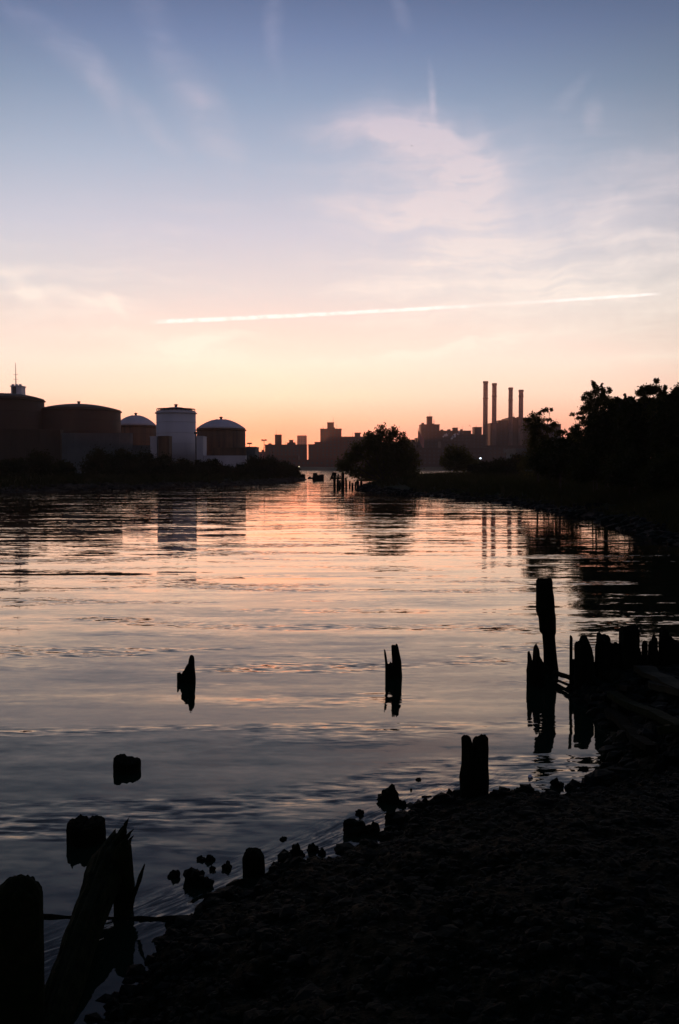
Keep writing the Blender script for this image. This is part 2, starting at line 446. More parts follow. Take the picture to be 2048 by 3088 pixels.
# ------------------------------------------------------------------ water
wm = bpy.data.materials.new('harbour_water'); wm.use_nodes = True
h = G(wm.node_tree); wm.node_tree.nodes.remove(wm.node_tree.nodes['Principled BSDF'])
b_gl = h.n('ShaderNodeBsdfGlossy'); b_gl.inputs['Color'].default_value = (1.0, .87, .755, 1); b_gl.inputs['Roughness'].default_value = .03
b_di = h.n('ShaderNodeBsdfDiffuse'); b_di.inputs['Color'].default_value = (.006, .013, .007, 1)
b_fr = h.n('ShaderNodeFresnel'); b_fr.inputs['IOR'].default_value = 1.62
b_mx = h.n('ShaderNodeMixShader')
b_pw = h.m('MULTIPLY', h.m('POWER', b_fr.outputs[0], 1.5), 1.86, clamp=True); wm.node_tree.links.new(b_pw, b_mx.inputs[0]); wm.node_tree.links.new(b_di.outputs[0], b_mx.inputs[1]); wm.node_tree.links.new(b_gl.outputs[0], b_mx.inputs[2])
wm.node_tree.links.new(b_mx.outputs[0], wm.node_tree.nodes['Material Output'].inputs[0])
pos = h.n('ShaderNodeNewGeometry').outputs['Position']


def wave(scl, ax, ay, rot=0.0, detail=2, dist=0.3, rough=.5):
    mp = h.n('ShaderNodeMapping'); h.put(mp.inputs[0], pos)
    mp.inputs[2].default_value = (0, 0, R(rot)); mp.inputs[3].default_value = scl
    c = h.v('SUBTRACT', h.noise(mp.outputs[0], 1.0, detail, rough, dist, out=1), (.5, .5, .5))
    return h.v('MULTIPLY', c, (ax, ay, 0))


calm = h.mr(h.noise(h.v('MULTIPLY', pos, (.05, .22, 1)), 1.0, 3, .55, .4), .38, .62, .45, 1.15)
w1 = wave((.08, .50, 1), .006, .040, 4)            # long low swell, crests across the view
w2 = wave((.8, 3.2, 1), .025, .095, -6, 3)         # ripples
w3 = wave((5, 12, 1), .03, .06, 8, 3)              # fine ripples
w5 = wave((.16, 1.05, 1), .02, .25, 5, 2, .6)     # short swell in patches
bm5 = h.v('MULTIPLY', pos, (.16, .95, 1)); band = h.mr(h.noise(bm5, 1.0, 2, .5, .5), .50, .64)
w4 = wave((3.5, 14, 1), .25, .75, 12, 3)           # sharp wavelets on the crests
sA, sB = at(700, 2690), at(1330, 2425); sN = Vector((-(sB - sA).y, (sB - sA).x, 0)).normalized()
sdist = h.v('DOT_PRODUCT', h.v('SUBTRACT', pos, tuple(sA)), tuple(sN))
lap = h.m('MULTIPLY', h.mr(h.m('ABSOLUTE', h.m('ADD', sdist, -.12)), .45, .0), h.mr(h.v('LENGTH', pos), 8.9, 8.0))
mpl = h.n('ShaderNodeMapping', vector_type='TEXTURE'); h.put(mpl.inputs[0], pos); mpl.inputs[2].default_value = (0, 0, math.atan2((sB - sA).y, (sB - sA).x)); mpl.inputs[3].default_value = (.45, .07, 1)
w6 = h.v('MULTIPLY', h.v('SUBTRACT', h.noise(mpl.outputs[0], 1.0, 4, .7, 1.6, out=1), (.5, .5, .5)), (.18, .6, 0))   # small ripples lapping at the beach
patch = h.mr(h.noise(h.v('MULTIPLY', pos, (.10, .16, 1)), 1.0, 2, .5), .40, .60, .15, 1.0)
farr = h.mr(h.sep(pos)[1], 30, 75, 1.0, 1.15)
wv = h.v('ADD', w1, h.v('SCALE', h.v('ADD', h.v('SCALE', h.v('ADD', w2, w3), None, farr), h.v('SCALE', w4, None, h.m('MULTIPLY', band, .8))), None, calm))
wv = h.v('ADD', wv, h.v('SCALE', w5, None, h.m('MULTIPLY', patch, h.mr(h.sep(pos)[1], 12, 34, 1.0, .38))))
wv = h.v('ADD', wv, h.v('SCALE', w6, None, lap))
py_ = h.sep(pos)[1]
wv = h.v('SCALE', wv, None, h.mr(py_, 120, 230, 1.0, 3.2))     # the open river is rougher than the inlet
nrm = h.v('NORMALIZE', h.v('ADD', wv, (0, 0, 1)))
h.put(b_gl.inputs['Normal'], nrm); h.put(b_fr.inputs['Normal'], nrm)
wx = 3500
tag(link('water', np_mesh('water', [(-wx, -300, 0), (wx, -300, 0), (wx, 3000, 0), (-wx, 3000, 0)], [(0, 1, 2, 3)], wm)), kind='structure')

# ------------------------------------------------------------------ buildings
def wbox(mb, x0, x1, y0, y1, Y, dep):
    """a block seen between two photo columns and rows, standing at distance Y, dep metres deep"""
    p = atd(x0, y0, Y); q = atd(x1, y1, Y)
    mb.box(p.x, q.x, Y, Y + dep, q.z, p.z)
    return p.x, q.x, q.z, p.z


def windows(parent, x0, x1, z0, z1, Y, m=None, step=(3.6, 3.1), size=(1.5, 1.6)):
    """rows of windows a metre or two wide, far too small to pick apart: one mesh of real sashes"""
    mb = MB(); nx = max(1, int((x1 - x0 - 1.5) / step[0])); nz = max(1, int((z1 - z0 - 1.5) / step[1]))
    ox = (x1 - x0 - (nx - 1) * step[0]) / 2
    for j in range(nz):
        for i in range(nx):
            cx = x0 + ox + i * step[0]; cz = z1 - 2.2 - j * step[1]
            if cz < z0 + .8: continue
            mb.box(cx - size[0] / 2, cx + size[0] / 2, Y - .06, Y + .3, cz - size[1] / 2, cz + size[1] / 2)
    if mb.v: tag(mb.build('windows', m or M['city_glass'], parent), kind='stuff')


def building(name, label, cat, Y, blocks, m, group=None, base=1424, win=True):
    """blocks: (x0, x1, top row, part name, extra depth) in photo columns"""
    c = atd((blocks[0][0] + blocks[0][1]) / 2, 1404, Y)
    root = empty(name, (c.x, Y, 1.5), label, cat, group)
    Mi = Matrix.Translation(-Vector(root.location))
    for k, (x0, x1, yt, nm, dep, dy_, yb) in enumerate(blocks):
        mb = MB(); yy = Y + dy_
        p = atd(x0, yt, yy); q = atd(x1, yb or base, yy)
        z0 = max(q.z, 0.5) if not yb else q.z
        mb.box(p.x, q.x, yy, yy + dep, z0, p.z, Mi)
        mb.box(p.x - .3, q.x + .3, yy - .3, yy + dep + .3, p.z, p.z + .5, Mi)       # coping
        o = mb.build(nm, m, root)
        if win and nm in ('wall', 'wing'):
            w = MB()
            windows_holder = windows(o, p.x - root.location.x, q.x - root.location.x, z0 - 1.5, p.z - 1.5, yy - Y)
    return root


B_ = building
B_('apartment_block', 'low reddish apartment block at the sunset gap beside the storage tanks', 'building', 820,
   [(762, 802, 1364, 'wall', 18, 0, None), (789, 795, 1358, 'chimney', 5, 4, 1364)], M['city_red'], 'apartment blocks across the river')
B_('apartment_block', 'wide red-brown block with one narrow tower and a small domed hump on its roof', 'building', 800,
   [(799, 924, 1342, 'wall', 20, 0, None), (829, 848, 1312, 'stair_tower', 9, 6, 1342), (872, 884, 1328, 'water_tank', 6, 5, 1342), (866, 890, 1336, 'roof_hut', 10, 3, 1342)], M['city'], 'apartment blocks across the river')
B_('office_tower', 'pink-lit square tower standing farther off behind the wide red-brown block', 'building', 1250,
   [(896, 924, 1314, 'wall', 22, 0, None)], M['city_red'])
B_('apartment_block', 'tallest stepped block left of the waterside tree with a small square roof tower', 'building', 830,
   [(930, 950, 1341, 'wing', 18, 2, None), (949, 967, 1334, 'wing', 18, 1, None), (966, 1030, 1294, 'wall', 20, 0, None), (987, 1007, 1275, 'stair_tower', 9, 6, 1294)], M['city'], 'apartment blocks across the river')
B_('apartment_block', 'long block running behind the waterside tree with a square hut on the roof', 'building', 860,
   [(1029, 1150, 1318, 'wall', 20, 0, None), (1070, 1087, 1306, 'roof_hut', 8, 5, 1318)], M['city'], 'apartment blocks across the river')
B_('apartment_block', 'lower stepped blocks just right of the waterside tree, beside the flagpole', 'building', 840,
   [(1150, 1252, 1334, 'wall', 20, 0, None), (1241, 1252, 1327, 'roof_hut', 8, 3, 1334), (1255, 1272, 1322, 'wing', 18, 1, None)], M['city_grey'], 'apartment blocks across the river')
B_('apartment_block', 'tall block with a square roof tower right of the flagpole', 'building', 830,
   [(1270, 1325, 1281, 'wall', 20, 0, None), (1289, 1304, 1257, 'stair_tower', 9, 6, 1281)], M['city_grey'], 'apartment blocks across the river')
B_('apartment_block', 'long flat-roofed block with a small roof box, left of the four smokestacks', 'building', 835,
   [(1325, 1420, 1300, 'wall', 20, 0, None), (1367, 1381, 1291, 'roof_hut', 8, 5, 1300)], M['city_grey'], 'apartment blocks across the river')
B_('apartment_block', 'narrow dark block touching the left side of the tallest smokestack', 'building', 850,
   [(1420, 1464, 1312, 'wall', 20, 0, None), (1431, 1453, 1289, 'stair_tower', 14, 3, 1312)], M['city_grey'], 'apartment blocks across the river')
B_('power_station', 'bulky stepped power station block under the four smokestacks', 'power station', 860,
   [(1479, 1503, 1277, 'wall', 26, 0, None), (1503, 1532, 1269, 'wing', 30, 1, None), (1532, 1600, 1261, 'boiler_house', 34, 2, None), (1600, 1690, 1280, 'wing', 30, 1, None)], M['city_grey'])
B_('riverside_warehouse', 'long low dark warehouses along the far river bank, left of the waterside tree', 'building', 700,
   [(700, 980, 1388, 'wall', 25, 0, None), (820, 900, 1376, 'wing', 20, 4, None), (960, 1110, 1382, 'wing', 18, 3, None)], M['city'], None)
B_('riverside_warehouse', 'long low dark warehouses on the far bank below the smokestacks', 'building', 705,
   [(1230, 1470, 1352, 'wall', 25, 0, None), (1330, 1400, 1332, 'wing', 20, 4, None), (1470, 1760, 1345, 'wing', 22, 2, None)], M['city_grey'], None)
B_('storage_shed', 'pale bluish shed half hidden behind the dark bushes of the right bank', 'shed', 300,
   [(1560, 1735, 1362, 'wall', 20, 0, None), (1556, 1739, 1357, 'roof', 21, -.4, 1362)], M['concrete'], None, win=False)

# aerials, vents and water tanks on the roofs across the river
def roof_bits(root, seed):
    rr = random.Random(seed)
    walls = [o for o in root.children if o.name.split('.')[0] in ('wall', 'stair_tower', 'boiler_house')]
    for o in walls:
        xs = [v.co.x for v in o.data.vertices]; zs = max(v.co.z for v in o.data.vertices); ys = min(v.co.y for v in o.data.vertices)
        w = max(xs) - min(xs)
        for _ in range(2 if w > 12 else 1):
            x = rr.uniform(min(xs) + w * .1, max(xs) - w * .1); hgt = rr.uniform(2, 5)
            MB().tube([(x, ys + 5, zs - .3), (x, ys + 5, zs + hgt)], [.16, .1], 5).build('aerial', M['metal'], root)
        if w > 14:
            for _ in range(3):
                x = rr.uniform(min(xs) + w * .1, max(xs) - w * .1); b_ = rr.uniform(.8, 1.6)
                MB().box(x - b_, x + b_, ys + 3, ys + 5, zs - .1, zs + rr.uniform(.7, 1.6)).build('roof_vent', M['city_grey'], root)


for k_, o_ in enumerate([o for o in COL.objects if o.name.split('.')[0] in ('apartment_block', 'power_station')]): roof_bits(o_, k_)

# smokestacks
for (x0, x1, yt, yb, ring, lab) in [
    (1460, 1475.5, 1149, 1330, 1200, 'tallest smokestack, first of the four from the left'),
    (1487, 1502, 1155, 1300, 1193, 'second of the four smokestacks, close beside the tallest'),
    (1537, 1551, 1168, 1280, 1205, 'third of the four smokestacks, standing on the boiler house'),
    (1568, 1583, 1175, 1280, 1193, 'shortest smokestack, last of the four on the right')]:
    Y = 855; t = atd((x0 + x1) / 2, yt, Y); r = (x1 - x0) / 2 / F * Y * .93; zb = 14.0
    root = empty('smokestack', (t.x, Y + 6, zb), lab, 'smokestack', 'smokestacks of the power station')
    H = t.z - zb
    MB().lathe([(r * 1.06, 0), (r * 1.0, H * .5), (r * .97, H)], 28).build('shaft', M['stack'], root, smooth=True)
    MB().lathe([(r * 1.10, H - 1.6), (r * 1.14, H - .5), (r * 1.10, H + .3), (r * .9, H + .3)], 28).build('cap', M['stack'], root)
    zr = atd(1500, ring, Y).z - zb
    MB().lathe([(r * 1.0, zr - .5), (r * 1.22, zr - .2), (r * 1.22, zr + .25), (r * 1.0, zr + .3)], 28).build('platform', M['metal'], root)
    for k in range(1, 9):
        MB().lathe([(r * 1.0, k * H / 9 - .2), (r * 1.05, k * H / 9), (r * 1.0, k * H / 9 + .2)], 20).build('band', M['metal'], root)

# flagpole by the right apartment block, with a hanging flag
p = atd(1261, 1340, 800); q = atd(1261, 1290, 800)
root = empty('flagpole', (p.x, 800, p.z), 'thin flagpole with a drooping flag left of the grey block with roof tower', 'flagpole')
MB().tube([(0, 0, 0), (0, 0, q.z - p.z)], [.4, .2], 6).build('pole', M['metal'], root)
fl = MB(); n = 8; hh = q.z - p.z
for k in range(n):
    t0, t1 = k / n, (k + 1) / n
    def edge(t): return (5.5 * t, .8 * math.sin(6 * t), hh - 2 - 9 * t), (5.2 * t, .8 * math.sin(6 * t), hh - 9 - 12 * t)
    a0, b0 = edge(t0); a1_, b1_ = edge(t1)
    fl.add([a0, a1_, b1_, b0, (a0[0], a0[1] + .1, a0[2]), (a1_[0], a1_[1] + .1, a1_[2]), (b1_[0], b1_[1] + .1, b1_[2]), (b0[0], b0[1] + .1, b0[2])], [(0, 3, 2, 1), (4, 5, 6, 7), (0, 1, 5, 4), (2, 3, 7, 6)])
fl.build('flag', M['city_red'], root)

# steam drifting up by the long flat-roofed block
sm = bpy.data.materials.new('steam'); sm.use_nodes = True
h = G(sm.node_tree); b = sm.node_tree.nodes['Principled BSDF']; b.inputs['Base Color'].default_value = (.8, .8, .8, 1); b.inputs['Roughness'].default_value = 1
co = h.n('ShaderNodeTexCoord').outputs['Object']
lw = h.n('ShaderNodeLayerWeight'); lw.inputs[0].default_value = .4
h.put(b.inputs['Alpha'], h.m('MULTIPLY', h.mr(h.noise(co, .35, 4, .6), .4, .65), h.mr(lw.outputs['Facing'], .9, .2, 0, .6)))
rs = random.Random(3)
for (x0, y0, x1, y1, r0, lab) in [(1362, 1322, 1388, 1302, 1.0, 'larger pale steam plume in front of the long flat-roofed block'), (1336, 1317, 1352, 1307, .8, 'small faint steam plume left of the larger one')]:
    p0 = atd(x0, y0, 690); p1 = atd(x1, y1, 690); mb = MB()
    for k in range(14):
        t = k / 13; c = p0.lerp(p1, t) + Vector((rs.uniform(-.5, .5), rs.uniform(-1, 1), rs.uniform(-.4, .4))); rr = r0 * (0.5 + .8 * math.sin(PI * (t * .8 + .1)))
        Mt = Matrix.Translation(c - p0)
        pr = [(rr * math.sin(PI * i / 8) + .01, -rr * math.cos(PI * i / 8)) for i in range(9)]
        b2 = MB().lathe(pr, 10); mb.add([Mt @ Vector(v) for v in b2.v], b2.f)
    tag(mb.build('steam_plume', sm, None, p0, smooth=True), lab, 'steam', kind='thing')

# ------------------------------------------------------------------ storage tanks on the left bank
def tank(lab, Y, xc, w, yedge, ypeak, m, roof_m, seams=6, vent=True, ribs=24, base_z=1.0, name='storage_tank', rail=False, streaks=True):
    """w width in photo px, yedge the row of the wall top, ypeak the row of the dome top"""
    r = w / 2 / F * Y / (1 - w / 2 / F); Yc = Y + r
    c = atd(xc, yedge, Y); H = c.z - base_z; peak = max(atd(xc, ypeak, Yc - r * .15).z - base_z, H + .4); c = atd(xc, yedge, Yc)
    root = empty(name, (c.x, Yc, base_z), lab, 'storage tank', 'storage tanks on the left bank')
    MB().lathe([(r, 0), (r, H)], 72).build('wall', m, root, smooth=True)
    for k in range(1, seams):
        z = H * k / seams
        MB().lathe([(r, z - .05), (r + .06, z), (r, z + .05)], 48).build('seam', m, root)
    MB().lathe([(r, H - .5), (r + .28, H - .4), (r + .28, H - .22), (r, H - .15)], 72).build('wind_girder', m, root)
    dome = [(max(r * math.sin(PI / 2 * (1 - i / 10)), .02), H + .01 + (peak - H) * math.sin(PI / 2 * i / 10) ** 1.0 * 1.0) for i in range(11)]
    dome = [(r * (1 - i / 10) + .02, H + .01 + (peak - H) * (1 - (1 - i / 10) ** 2)) for i in range(11)]
    ro = MB().lathe(dome, 72).build('roof', roof_m, root, smooth=True)
    if ribs and peak - H > 1:
        for k in range(ribs):
            a = 2 * PI * k / ribs
            MB().tube([(math.cos(a) * d_[0], math.sin(a) * d_[0], d_[1] + .03) for d_ in dome[:-1:2]], [.06] * 5, 4).build('rib', roof_m, ro)
    if vent:
        v = MB().lathe([(.28, peak - .2), (.28, peak + .35), (.45, peak + .4), (.45, peak + .5), (.2, peak + .62)], 14).build('vent', M['metal'], root)
    if streaks:
        pass
    if rail:
        rb = MB()
        for k in range(28):
            a = 2 * PI * k / 28; x, y = math.cos(a) * (r - .1), math.sin(a) * (r - .1)
            rb.box(x - .03, x + .03, y - .03, y + .03, H, H + .6)
        rb.lathe([(r - .12, H + .56), (r - .08, H + .56), (r - .08, H + .6), (r - .12, H + .6)], 40)
        rb.build('railing', M['metal'], root)
    return root, c, r, H


t1, c1, r1, H1 = tank('dark leftmost tank carrying a white cabin and a tall antenna', 185, 20, 215, 1196, 1186, M['tank_brown'], M['tank_brown'], vent=False)
t2, *_ = tank('widest dark rusty tank with a nearly flat top', 190, 238, 244, 1229, 1217, M['tank_brown'], M['tank_brown'], ribs=0)
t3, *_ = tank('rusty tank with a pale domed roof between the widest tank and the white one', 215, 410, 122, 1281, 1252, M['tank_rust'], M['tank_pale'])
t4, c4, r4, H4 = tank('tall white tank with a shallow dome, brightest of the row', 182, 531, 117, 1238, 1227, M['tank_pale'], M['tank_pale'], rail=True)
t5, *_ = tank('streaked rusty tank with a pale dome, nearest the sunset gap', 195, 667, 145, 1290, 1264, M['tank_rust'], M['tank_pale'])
# cabin and antenna on the first tank
p = atd(28, 1188, 183); q = atd(59, 1160, 183)
root = empty('roof_cabin', (p.x, 184, p.z), 'small white cabin on top of the leftmost tank', 'cabin')
wd = q.x - p.x; hz = q.z - p.z
MB().box(0, wd, 0, 2.4, 0, hz - .3).build('wall', M['white'], root)
MB().box(-.15, wd + .15, -.15, 2.55, hz - .3, hz - .1).build('roof', M['white'], root)
for xx in (0.0, .75, 1.5): MB().box(xx, xx + .45, .4, .9, hz - .1, hz + .25).build('roof_box', M['white'], root)
MB().box(.3, 1.1, -.04, 0, .1, 1.6).build('door', M['concrete'], root)
p = atd(43, 1160, 184); q = atd(43, 1092, 184)
root = empty('antenna_mast', (p.x, 185, p.z), 'thin tall antenna mast rising from the white cabin', 'antenna')
MB().tube([(0, 0, 0), (0, 0, (q.z - p.z) * .5), (0, 0, q.z - p.z)], [.11, .07, .04], 6).build('mast', M['city_red'], root)
for zz in (1.2, 2.2): MB().tube([(-.5, 0, zz), (.5, 0, zz)], [.03, .03], 5).build('crossbar', M['metal'], root)

# containment walls and service blocks in front of the tanks
def block(name, lab, cat, Y, x0, x1, yt, dep, m, yb=1440, group=None, cop=True, ribs=0):
    p = atd(x0, yt, Y); q = atd(x1, yb, Y); z0 = min(q.z, 1.0)
    root = empty(name, (p.x, Y, z0), lab, cat, group); w = q.x - p.x; hh = p.z - z0
    MB().box(0, w, 0, dep, 0, hh).build('wall', m, root)
    if cop: MB().box(-.08, w + .08, -.08, dep + .08, hh, hh + .15).build('coping', m, root)
    for k in range(ribs):
        xx = w * (k + .5) / ribs
        MB().box(xx - .12, xx + .12, -.12, -.002, 0, hh - .1).build('pilaster', m, root)
    return root


G_ = 'containment walls before the tanks'
block('containment_wall', 'dark brown wall below the leftmost tank with the cabin', 'wall', 172, -160, 184, 1297, 2, M['tank_brown'], group=G_, ribs=8)
block('containment_wall', 'long grey concrete wall below the widest dark tank', 'wall', 171, 186, 395, 1308, 2, M['concrete'], group=G_, ribs=9)
block('containment_wall', 'lower grey wall section left of the tall white tank', 'wall', 172.5, 396, 474, 1345, 2, M['concrete'], group=G_, ribs=4)
block('pump_house', 'narrow pale block on the left foot of the tall white tank', 'building', 169, 453, 475, 1318, 5, M['tank_pale'], group=None)
block('pipe_shaft', 'brown rectangular shaft set against the tall white tank', 'shaft', 168, 477, 511, 1317, 3, M['tank_rust'])
block('service_tower', 'narrow pale tower joined to the right side of the tall white tank', 'building', 176, 590, 613, 1317, 5, M['tank_pale'])
block('containment_wall', 'pale low wall below the streaked tank by the sunset gap', 'wall', 176, 614, 741, 1376, 2, M['tank_pale'], group=G_, ribs=6)
block('tank_store', 'small reddish-grey shed right of the streaked domed tank', 'shed', 186, 741, 771, 1349, 8, M['concrete'], group=None)
block('tank_store', 'low pale annex half behind the streaked domed tank', 'shed', 184, 640, 741, 1352, 5, M['tank_rust'], group=None)
for (x, yt, yb, sp, lab) in [(753, 1338, 1400, 7, 'short twin-headed floodlight mast over the small shed'), (797, 1328, 1420, 9, 'tall twin-headed floodlight mast in the sunset gap')]:
    p = atd(x, yb, 190); q = atd(x, yt, 190)
    root = empty('floodlight_mast', (p.x, 190, p.z), lab, 'light mast', 'floodlight masts by the tanks')
    H = q.z - p.z; s_ = sp / 2 / F * 190
    MB().tube([(0, 0, 0), (0, 0, H)], [.09, .06], 6).build('pole', M['metal'], root)
    MB().tube([(-s_, 0, H), (s_, 0, H)], [.05, .05], 5).build('crossbar', M['metal'], root)
    for sgn in (-1, 1): MB().box(sgn * s_ - .25, sgn * s_ + .25, -.2, .2, H - .1, H + .22).build('lamp_head', M['metal'], root)
# mast at the tall white tank's right edge and its rail gear
p = atd(594, 1390, 172); q = atd(594, 1306, 172)
root = empty('drain_pipe', (p.x, 171, p.z), 'dark vertical pipe running down beside the narrow pale tower', 'pipe')
MB().tube([(0, 0, 0), (0, 0, q.z - p.z)], [.12, .12], 6).build('pipe', M['metal'], root)
MB().box(-.3, .3, -.2, .2, q.z - p.z - .2, q.z - p.z + .2).build('bracket', M['metal'], root)
# two lit lamps far off
for (x, y, Y, col, st, r, lab) in [(1449, 1382, 300, (.75, .9, 1, 1), 4, .28, 'small bluish-white lit lamp before the far warehouses'), (902, 1407, 320, (1, .75, .4, 1), 1.5, .2, 'tiny yellowish lit lamp above the end of the left bank')]:
    p = atd(x, y, Y); root = empty('street_lamp', (p.x, Y, zg(p.x, Y)), lab, 'lamp')
    H = p.z - root.location.z
    MB().tube([(0, 0, 0), (0, 0, H)], [.08, .05], 6).build('pole', M['metal'], root)
    MB().lathe([(.02, H - r), (r, H - r * .3), (r, H + r * .3), (.02, H + r)], 10).build('bulb', lamp_mat('lamp_glass', col, st), root)

# ------------------------------------------------------------------ trees and bushes
def leaves(rg, lobes, n, size, clump=.45, per=26):
    """leaf-sized faces gathered in clumps through ellipsoid lobes: (centre, radii)"""
    vol = np.array([l[1][0] * l[1][2] for l in lobes]); vol = vol / vol.sum()
    cs = []
    for (c, rr), w in zip(lobes, vol):
        k = max(6, int(n * w / per))
        d = rg.normal(size=(k, 3)); d /= np.linalg.norm(d, axis=1)[:, None]
        rad = rg.random(k) ** .45
        cc = np.array(c) + d * rad[:, None] * np.array(rr)
        m_ = np.repeat(cc, per, 0) + rg.normal(size=(k * per, 3)) * clump * min(rr) * .55
        cs.append(m_)
    P = np.concatenate(cs); N = len(P)
    u = rg.normal(size=(N, 3)); u /= np.linalg.norm(u, axis=1)[:, None]
    w = np.cross(u, rg.normal(size=(N, 3))); w /= np.linalg.norm(w, axis=1)[:, None] + 1e-9
    s1 = size * (.6 + .8 * rg.random(N))[:, None]
    V = np.stack([P - u * s1, P + w * s1 * .5, P + u * s1, P - w * s1 * .5], 1).reshape(-1, 3)
    return V, np.arange(N * 4).reshape(-1, 4)


def tree(name, lab, cat, Y, basepx, lobes_px, n, size, m, group=None, seed=1, trunk_r=.12, deep=.8, clump=.48, twigs=True):
    rg = np.random.default_rng(seed)
    b0 = atd(basepx, 1450, Y); bz = max(zg(b0.x, Y), 0.05)
    root = empty(name, (b0.x, Y, bz), lab, cat, group)
    lobes = []
    for k, l in enumerate(lobes_px):
        px, py, rp = l[:3]; rz = l[3] if len(l) > 3 else rp
        c = atd(px, py, Y); s = Y / F
        off = rg.uniform(-.4, .4) * rp * s
        lobes.append(((c.x - b0.x, off, c.z - bz), (rp * s, rp * s * deep, rz * s)))
    V, Fq = leaves(rg, lobes, n, size, clump)
    V[:, 2] = np.maximum(V[:, 2], .02)
    link('crown', np_mesh('crown', V, Fq, m), root)
    tb = MB(); hub = Vector((0, 0, min(l[0][2] for l in lobes) * .5 + .2))
    tb.tube([(0, 0, -.3), hub * .5, hub], [trunk_r * 1.3, trunk_r, trunk_r * .8], 7)
    for (c, rr) in lobes:
        c = Vector(c); md = hub.lerp(c, .5) + Vector((rg.uniform(-.2, .2), rg.uniform(-.2, .2), -.1 * c.length * .3))
        tb.tube([hub, md, c], [trunk_r * .55, trunk_r * .35, trunk_r * .15], 5)
        if twigs:
            for _ in range(5):
                d = Vector(rg.normal(size=3)).normalized(); e = c + Vector((d.x * rr[0], d.y * rr[1], d.z * rr[2])) * .95
                tb.tube([c, c.lerp(e, .5), e], [trunk_r * .15, trunk_r * .1, trunk_r * .04], 4)
    tb.build('trunk', M['bark'], root)
    return root


tree('waterside_tree', 'full rounded tree leaning over the old pilings at the end of the right bank', 'tree', 122, 1160,
     [(1151, 1304, 24), (1186, 1308, 20), (1215, 1316, 15), (1112, 1318, 18), (1128, 1342, 30), (1173, 1352, 42), (1218, 1356, 32), (1082, 1362, 32), (1243, 1384, 27), (1142, 1392, 52), (1205, 1400, 46),
      (1052, 1394, 30), (1030, 1408, 20, 14), (1100, 1432, 34, 22), (1170, 1440, 55, 30), (1230, 1436, 38, 30), (1068, 1425, 30, 12), (1140, 1462, 50, 14)],
     30000, .15, M['leaf'], seed=5, trunk_r=.22)
GB = 'bushes along the left bank'
for k, (x, yt, hw, lab) in enumerate([
    (-60, 1370, 60, 'bush cut by the left edge of the picture, below the cabin tank'), (30, 1382, 52, 'low dark bush below the antenna'),
    (120, 1362, 42, 'rounded bush in front of the brown wall'), (190, 1392, 40, 'low gap-filling bush where brown and grey walls meet'),
    (290, 1357, 40, 'tall bush with a spiky left edge before the grey wall'), (360, 1352, 46, 'tallest dark bush before the rusty domed tank'),
    (430, 1362, 40, 'broad bush left of the tall white tank'), (492, 1372, 34, 'bush at the left foot of the tall white tank'),
    (548, 1386, 34, 'lower bush right under the tall white tank'), (598, 1392, 32, 'low bush below the narrow pale tower'),
    (640, 1386, 28, 'bushy crown before the pale low wall'), (690, 1405, 32, 'lowest bush before the pale low wall'),
    (735, 1400, 28, 'small bush right of the lowest bush'),
    (772, 1378, 30, 'brownish bush starting at the small shed'), (812, 1378, 34, 'brownish bush under the tall floodlight mast'), (852, 1390, 32, 'brownish bush near the end of the left bank'), (884, 1408, 22, 'last small bush on the tip of the left bank')]):
    Y = 116 + max(0, x) * .055 if x < 750 else 160 + (x - 750) * .12
    yb = 1406 + (CZ - 1.0) * F / Y; hh = yb - yt; rg = np.random.default_rng(100 + k)
    lob = [(x, yt + hh * .36, hw * .75, hh * .36), (x - hw * .55, yt + hh * .55, hw * .6, hh * .36), (x + hw * .5, yt + hh * .5, hw * .6, hh * .38), (x, yt + hh * .75, hw, hh * .28),
           (x + rg.uniform(-.5, .5) * hw, yt + hh * .2, hw * .35, hh * .22), (x + rg.uniform(-.7, .7) * hw, yt + hh * .3, hw * .3, hh * .22)]
    tree('bush', lab, 'bush', Y, x, lob, 5200, .16, M['leaf_dark'], GB, 200 + k, .08, 1.1)

# right bank: bushes and trees
GR = 'trees and bushes on the right bank'
tree('round_bush', 'rounded dark bush standing alone in front of the far apartment blocks', 'bush', 150, 1378,
     [(1375, 1376, 34), (1348, 1388, 22), (1402, 1390, 26), (1378, 1402, 44, 22), (1362, 1360, 18), (1425, 1402, 20, 16)], 9000, .16, M['leaf'], GR, 11, .12)
tree('bush', 'low flat bush between the lone round bush and the blue-white lamp', 'bush', 140, 1460, [(1460, 1412, 34, 16), (1430, 1414, 24, 12), (1495, 1408, 26, 18)], 5000, .16, M['leaf_dark'], GR, 12, .06)
tree('bush', 'low bush below the power station, left of the shed', 'bush', 125, 1530, [(1530, 1408, 36, 24), (1560, 1400, 26, 28), (1500, 1415, 26, 16)], 7000, .15, M['leaf_dark'], GR, 13, .06)
tree('slender_tree', 'slender open-crowned tree with layered sprays right of the last smokestack', 'tree', 80, 1622,
     [(1641, 1238, 13, 8), (1660, 1234, 8, 5), (1628, 1246, 9, 7), (1608, 1258, 22, 11), (1590, 1266, 12, 8), (1622, 1272, 22, 14), (1652, 1266, 13, 6), (1672, 1282, 17, 8), (1655, 1296, 18, 9), (1697, 1302, 19, 8), (1682, 1308, 14, 6),
      (1605, 1290, 26, 18), (1618, 1312, 24, 16), (1645, 1318, 16, 10), (1640, 1290, 10, 8), (1716, 1310, 8, 4), (1612, 1340, 26, 22), (1615, 1370, 30, 26), (1600, 1400, 34, 24), (1650, 1345, 22, 14)], 13000, .08, M['leaf'], GR, 14, .10, .7, .7)
tree('bush', 'dark bush filling the dip right of the slender tree', 'bush', 72, 1690, [(1670, 1352, 34, 26), (1715, 1345, 30, 28), (1745, 1330, 24, 26), (1690, 1390, 60, 34), (1640, 1395, 40, 28), (1745, 1375, 40, 34)], 15000, .12, M['leaf_dark'], GR, 15, .08)
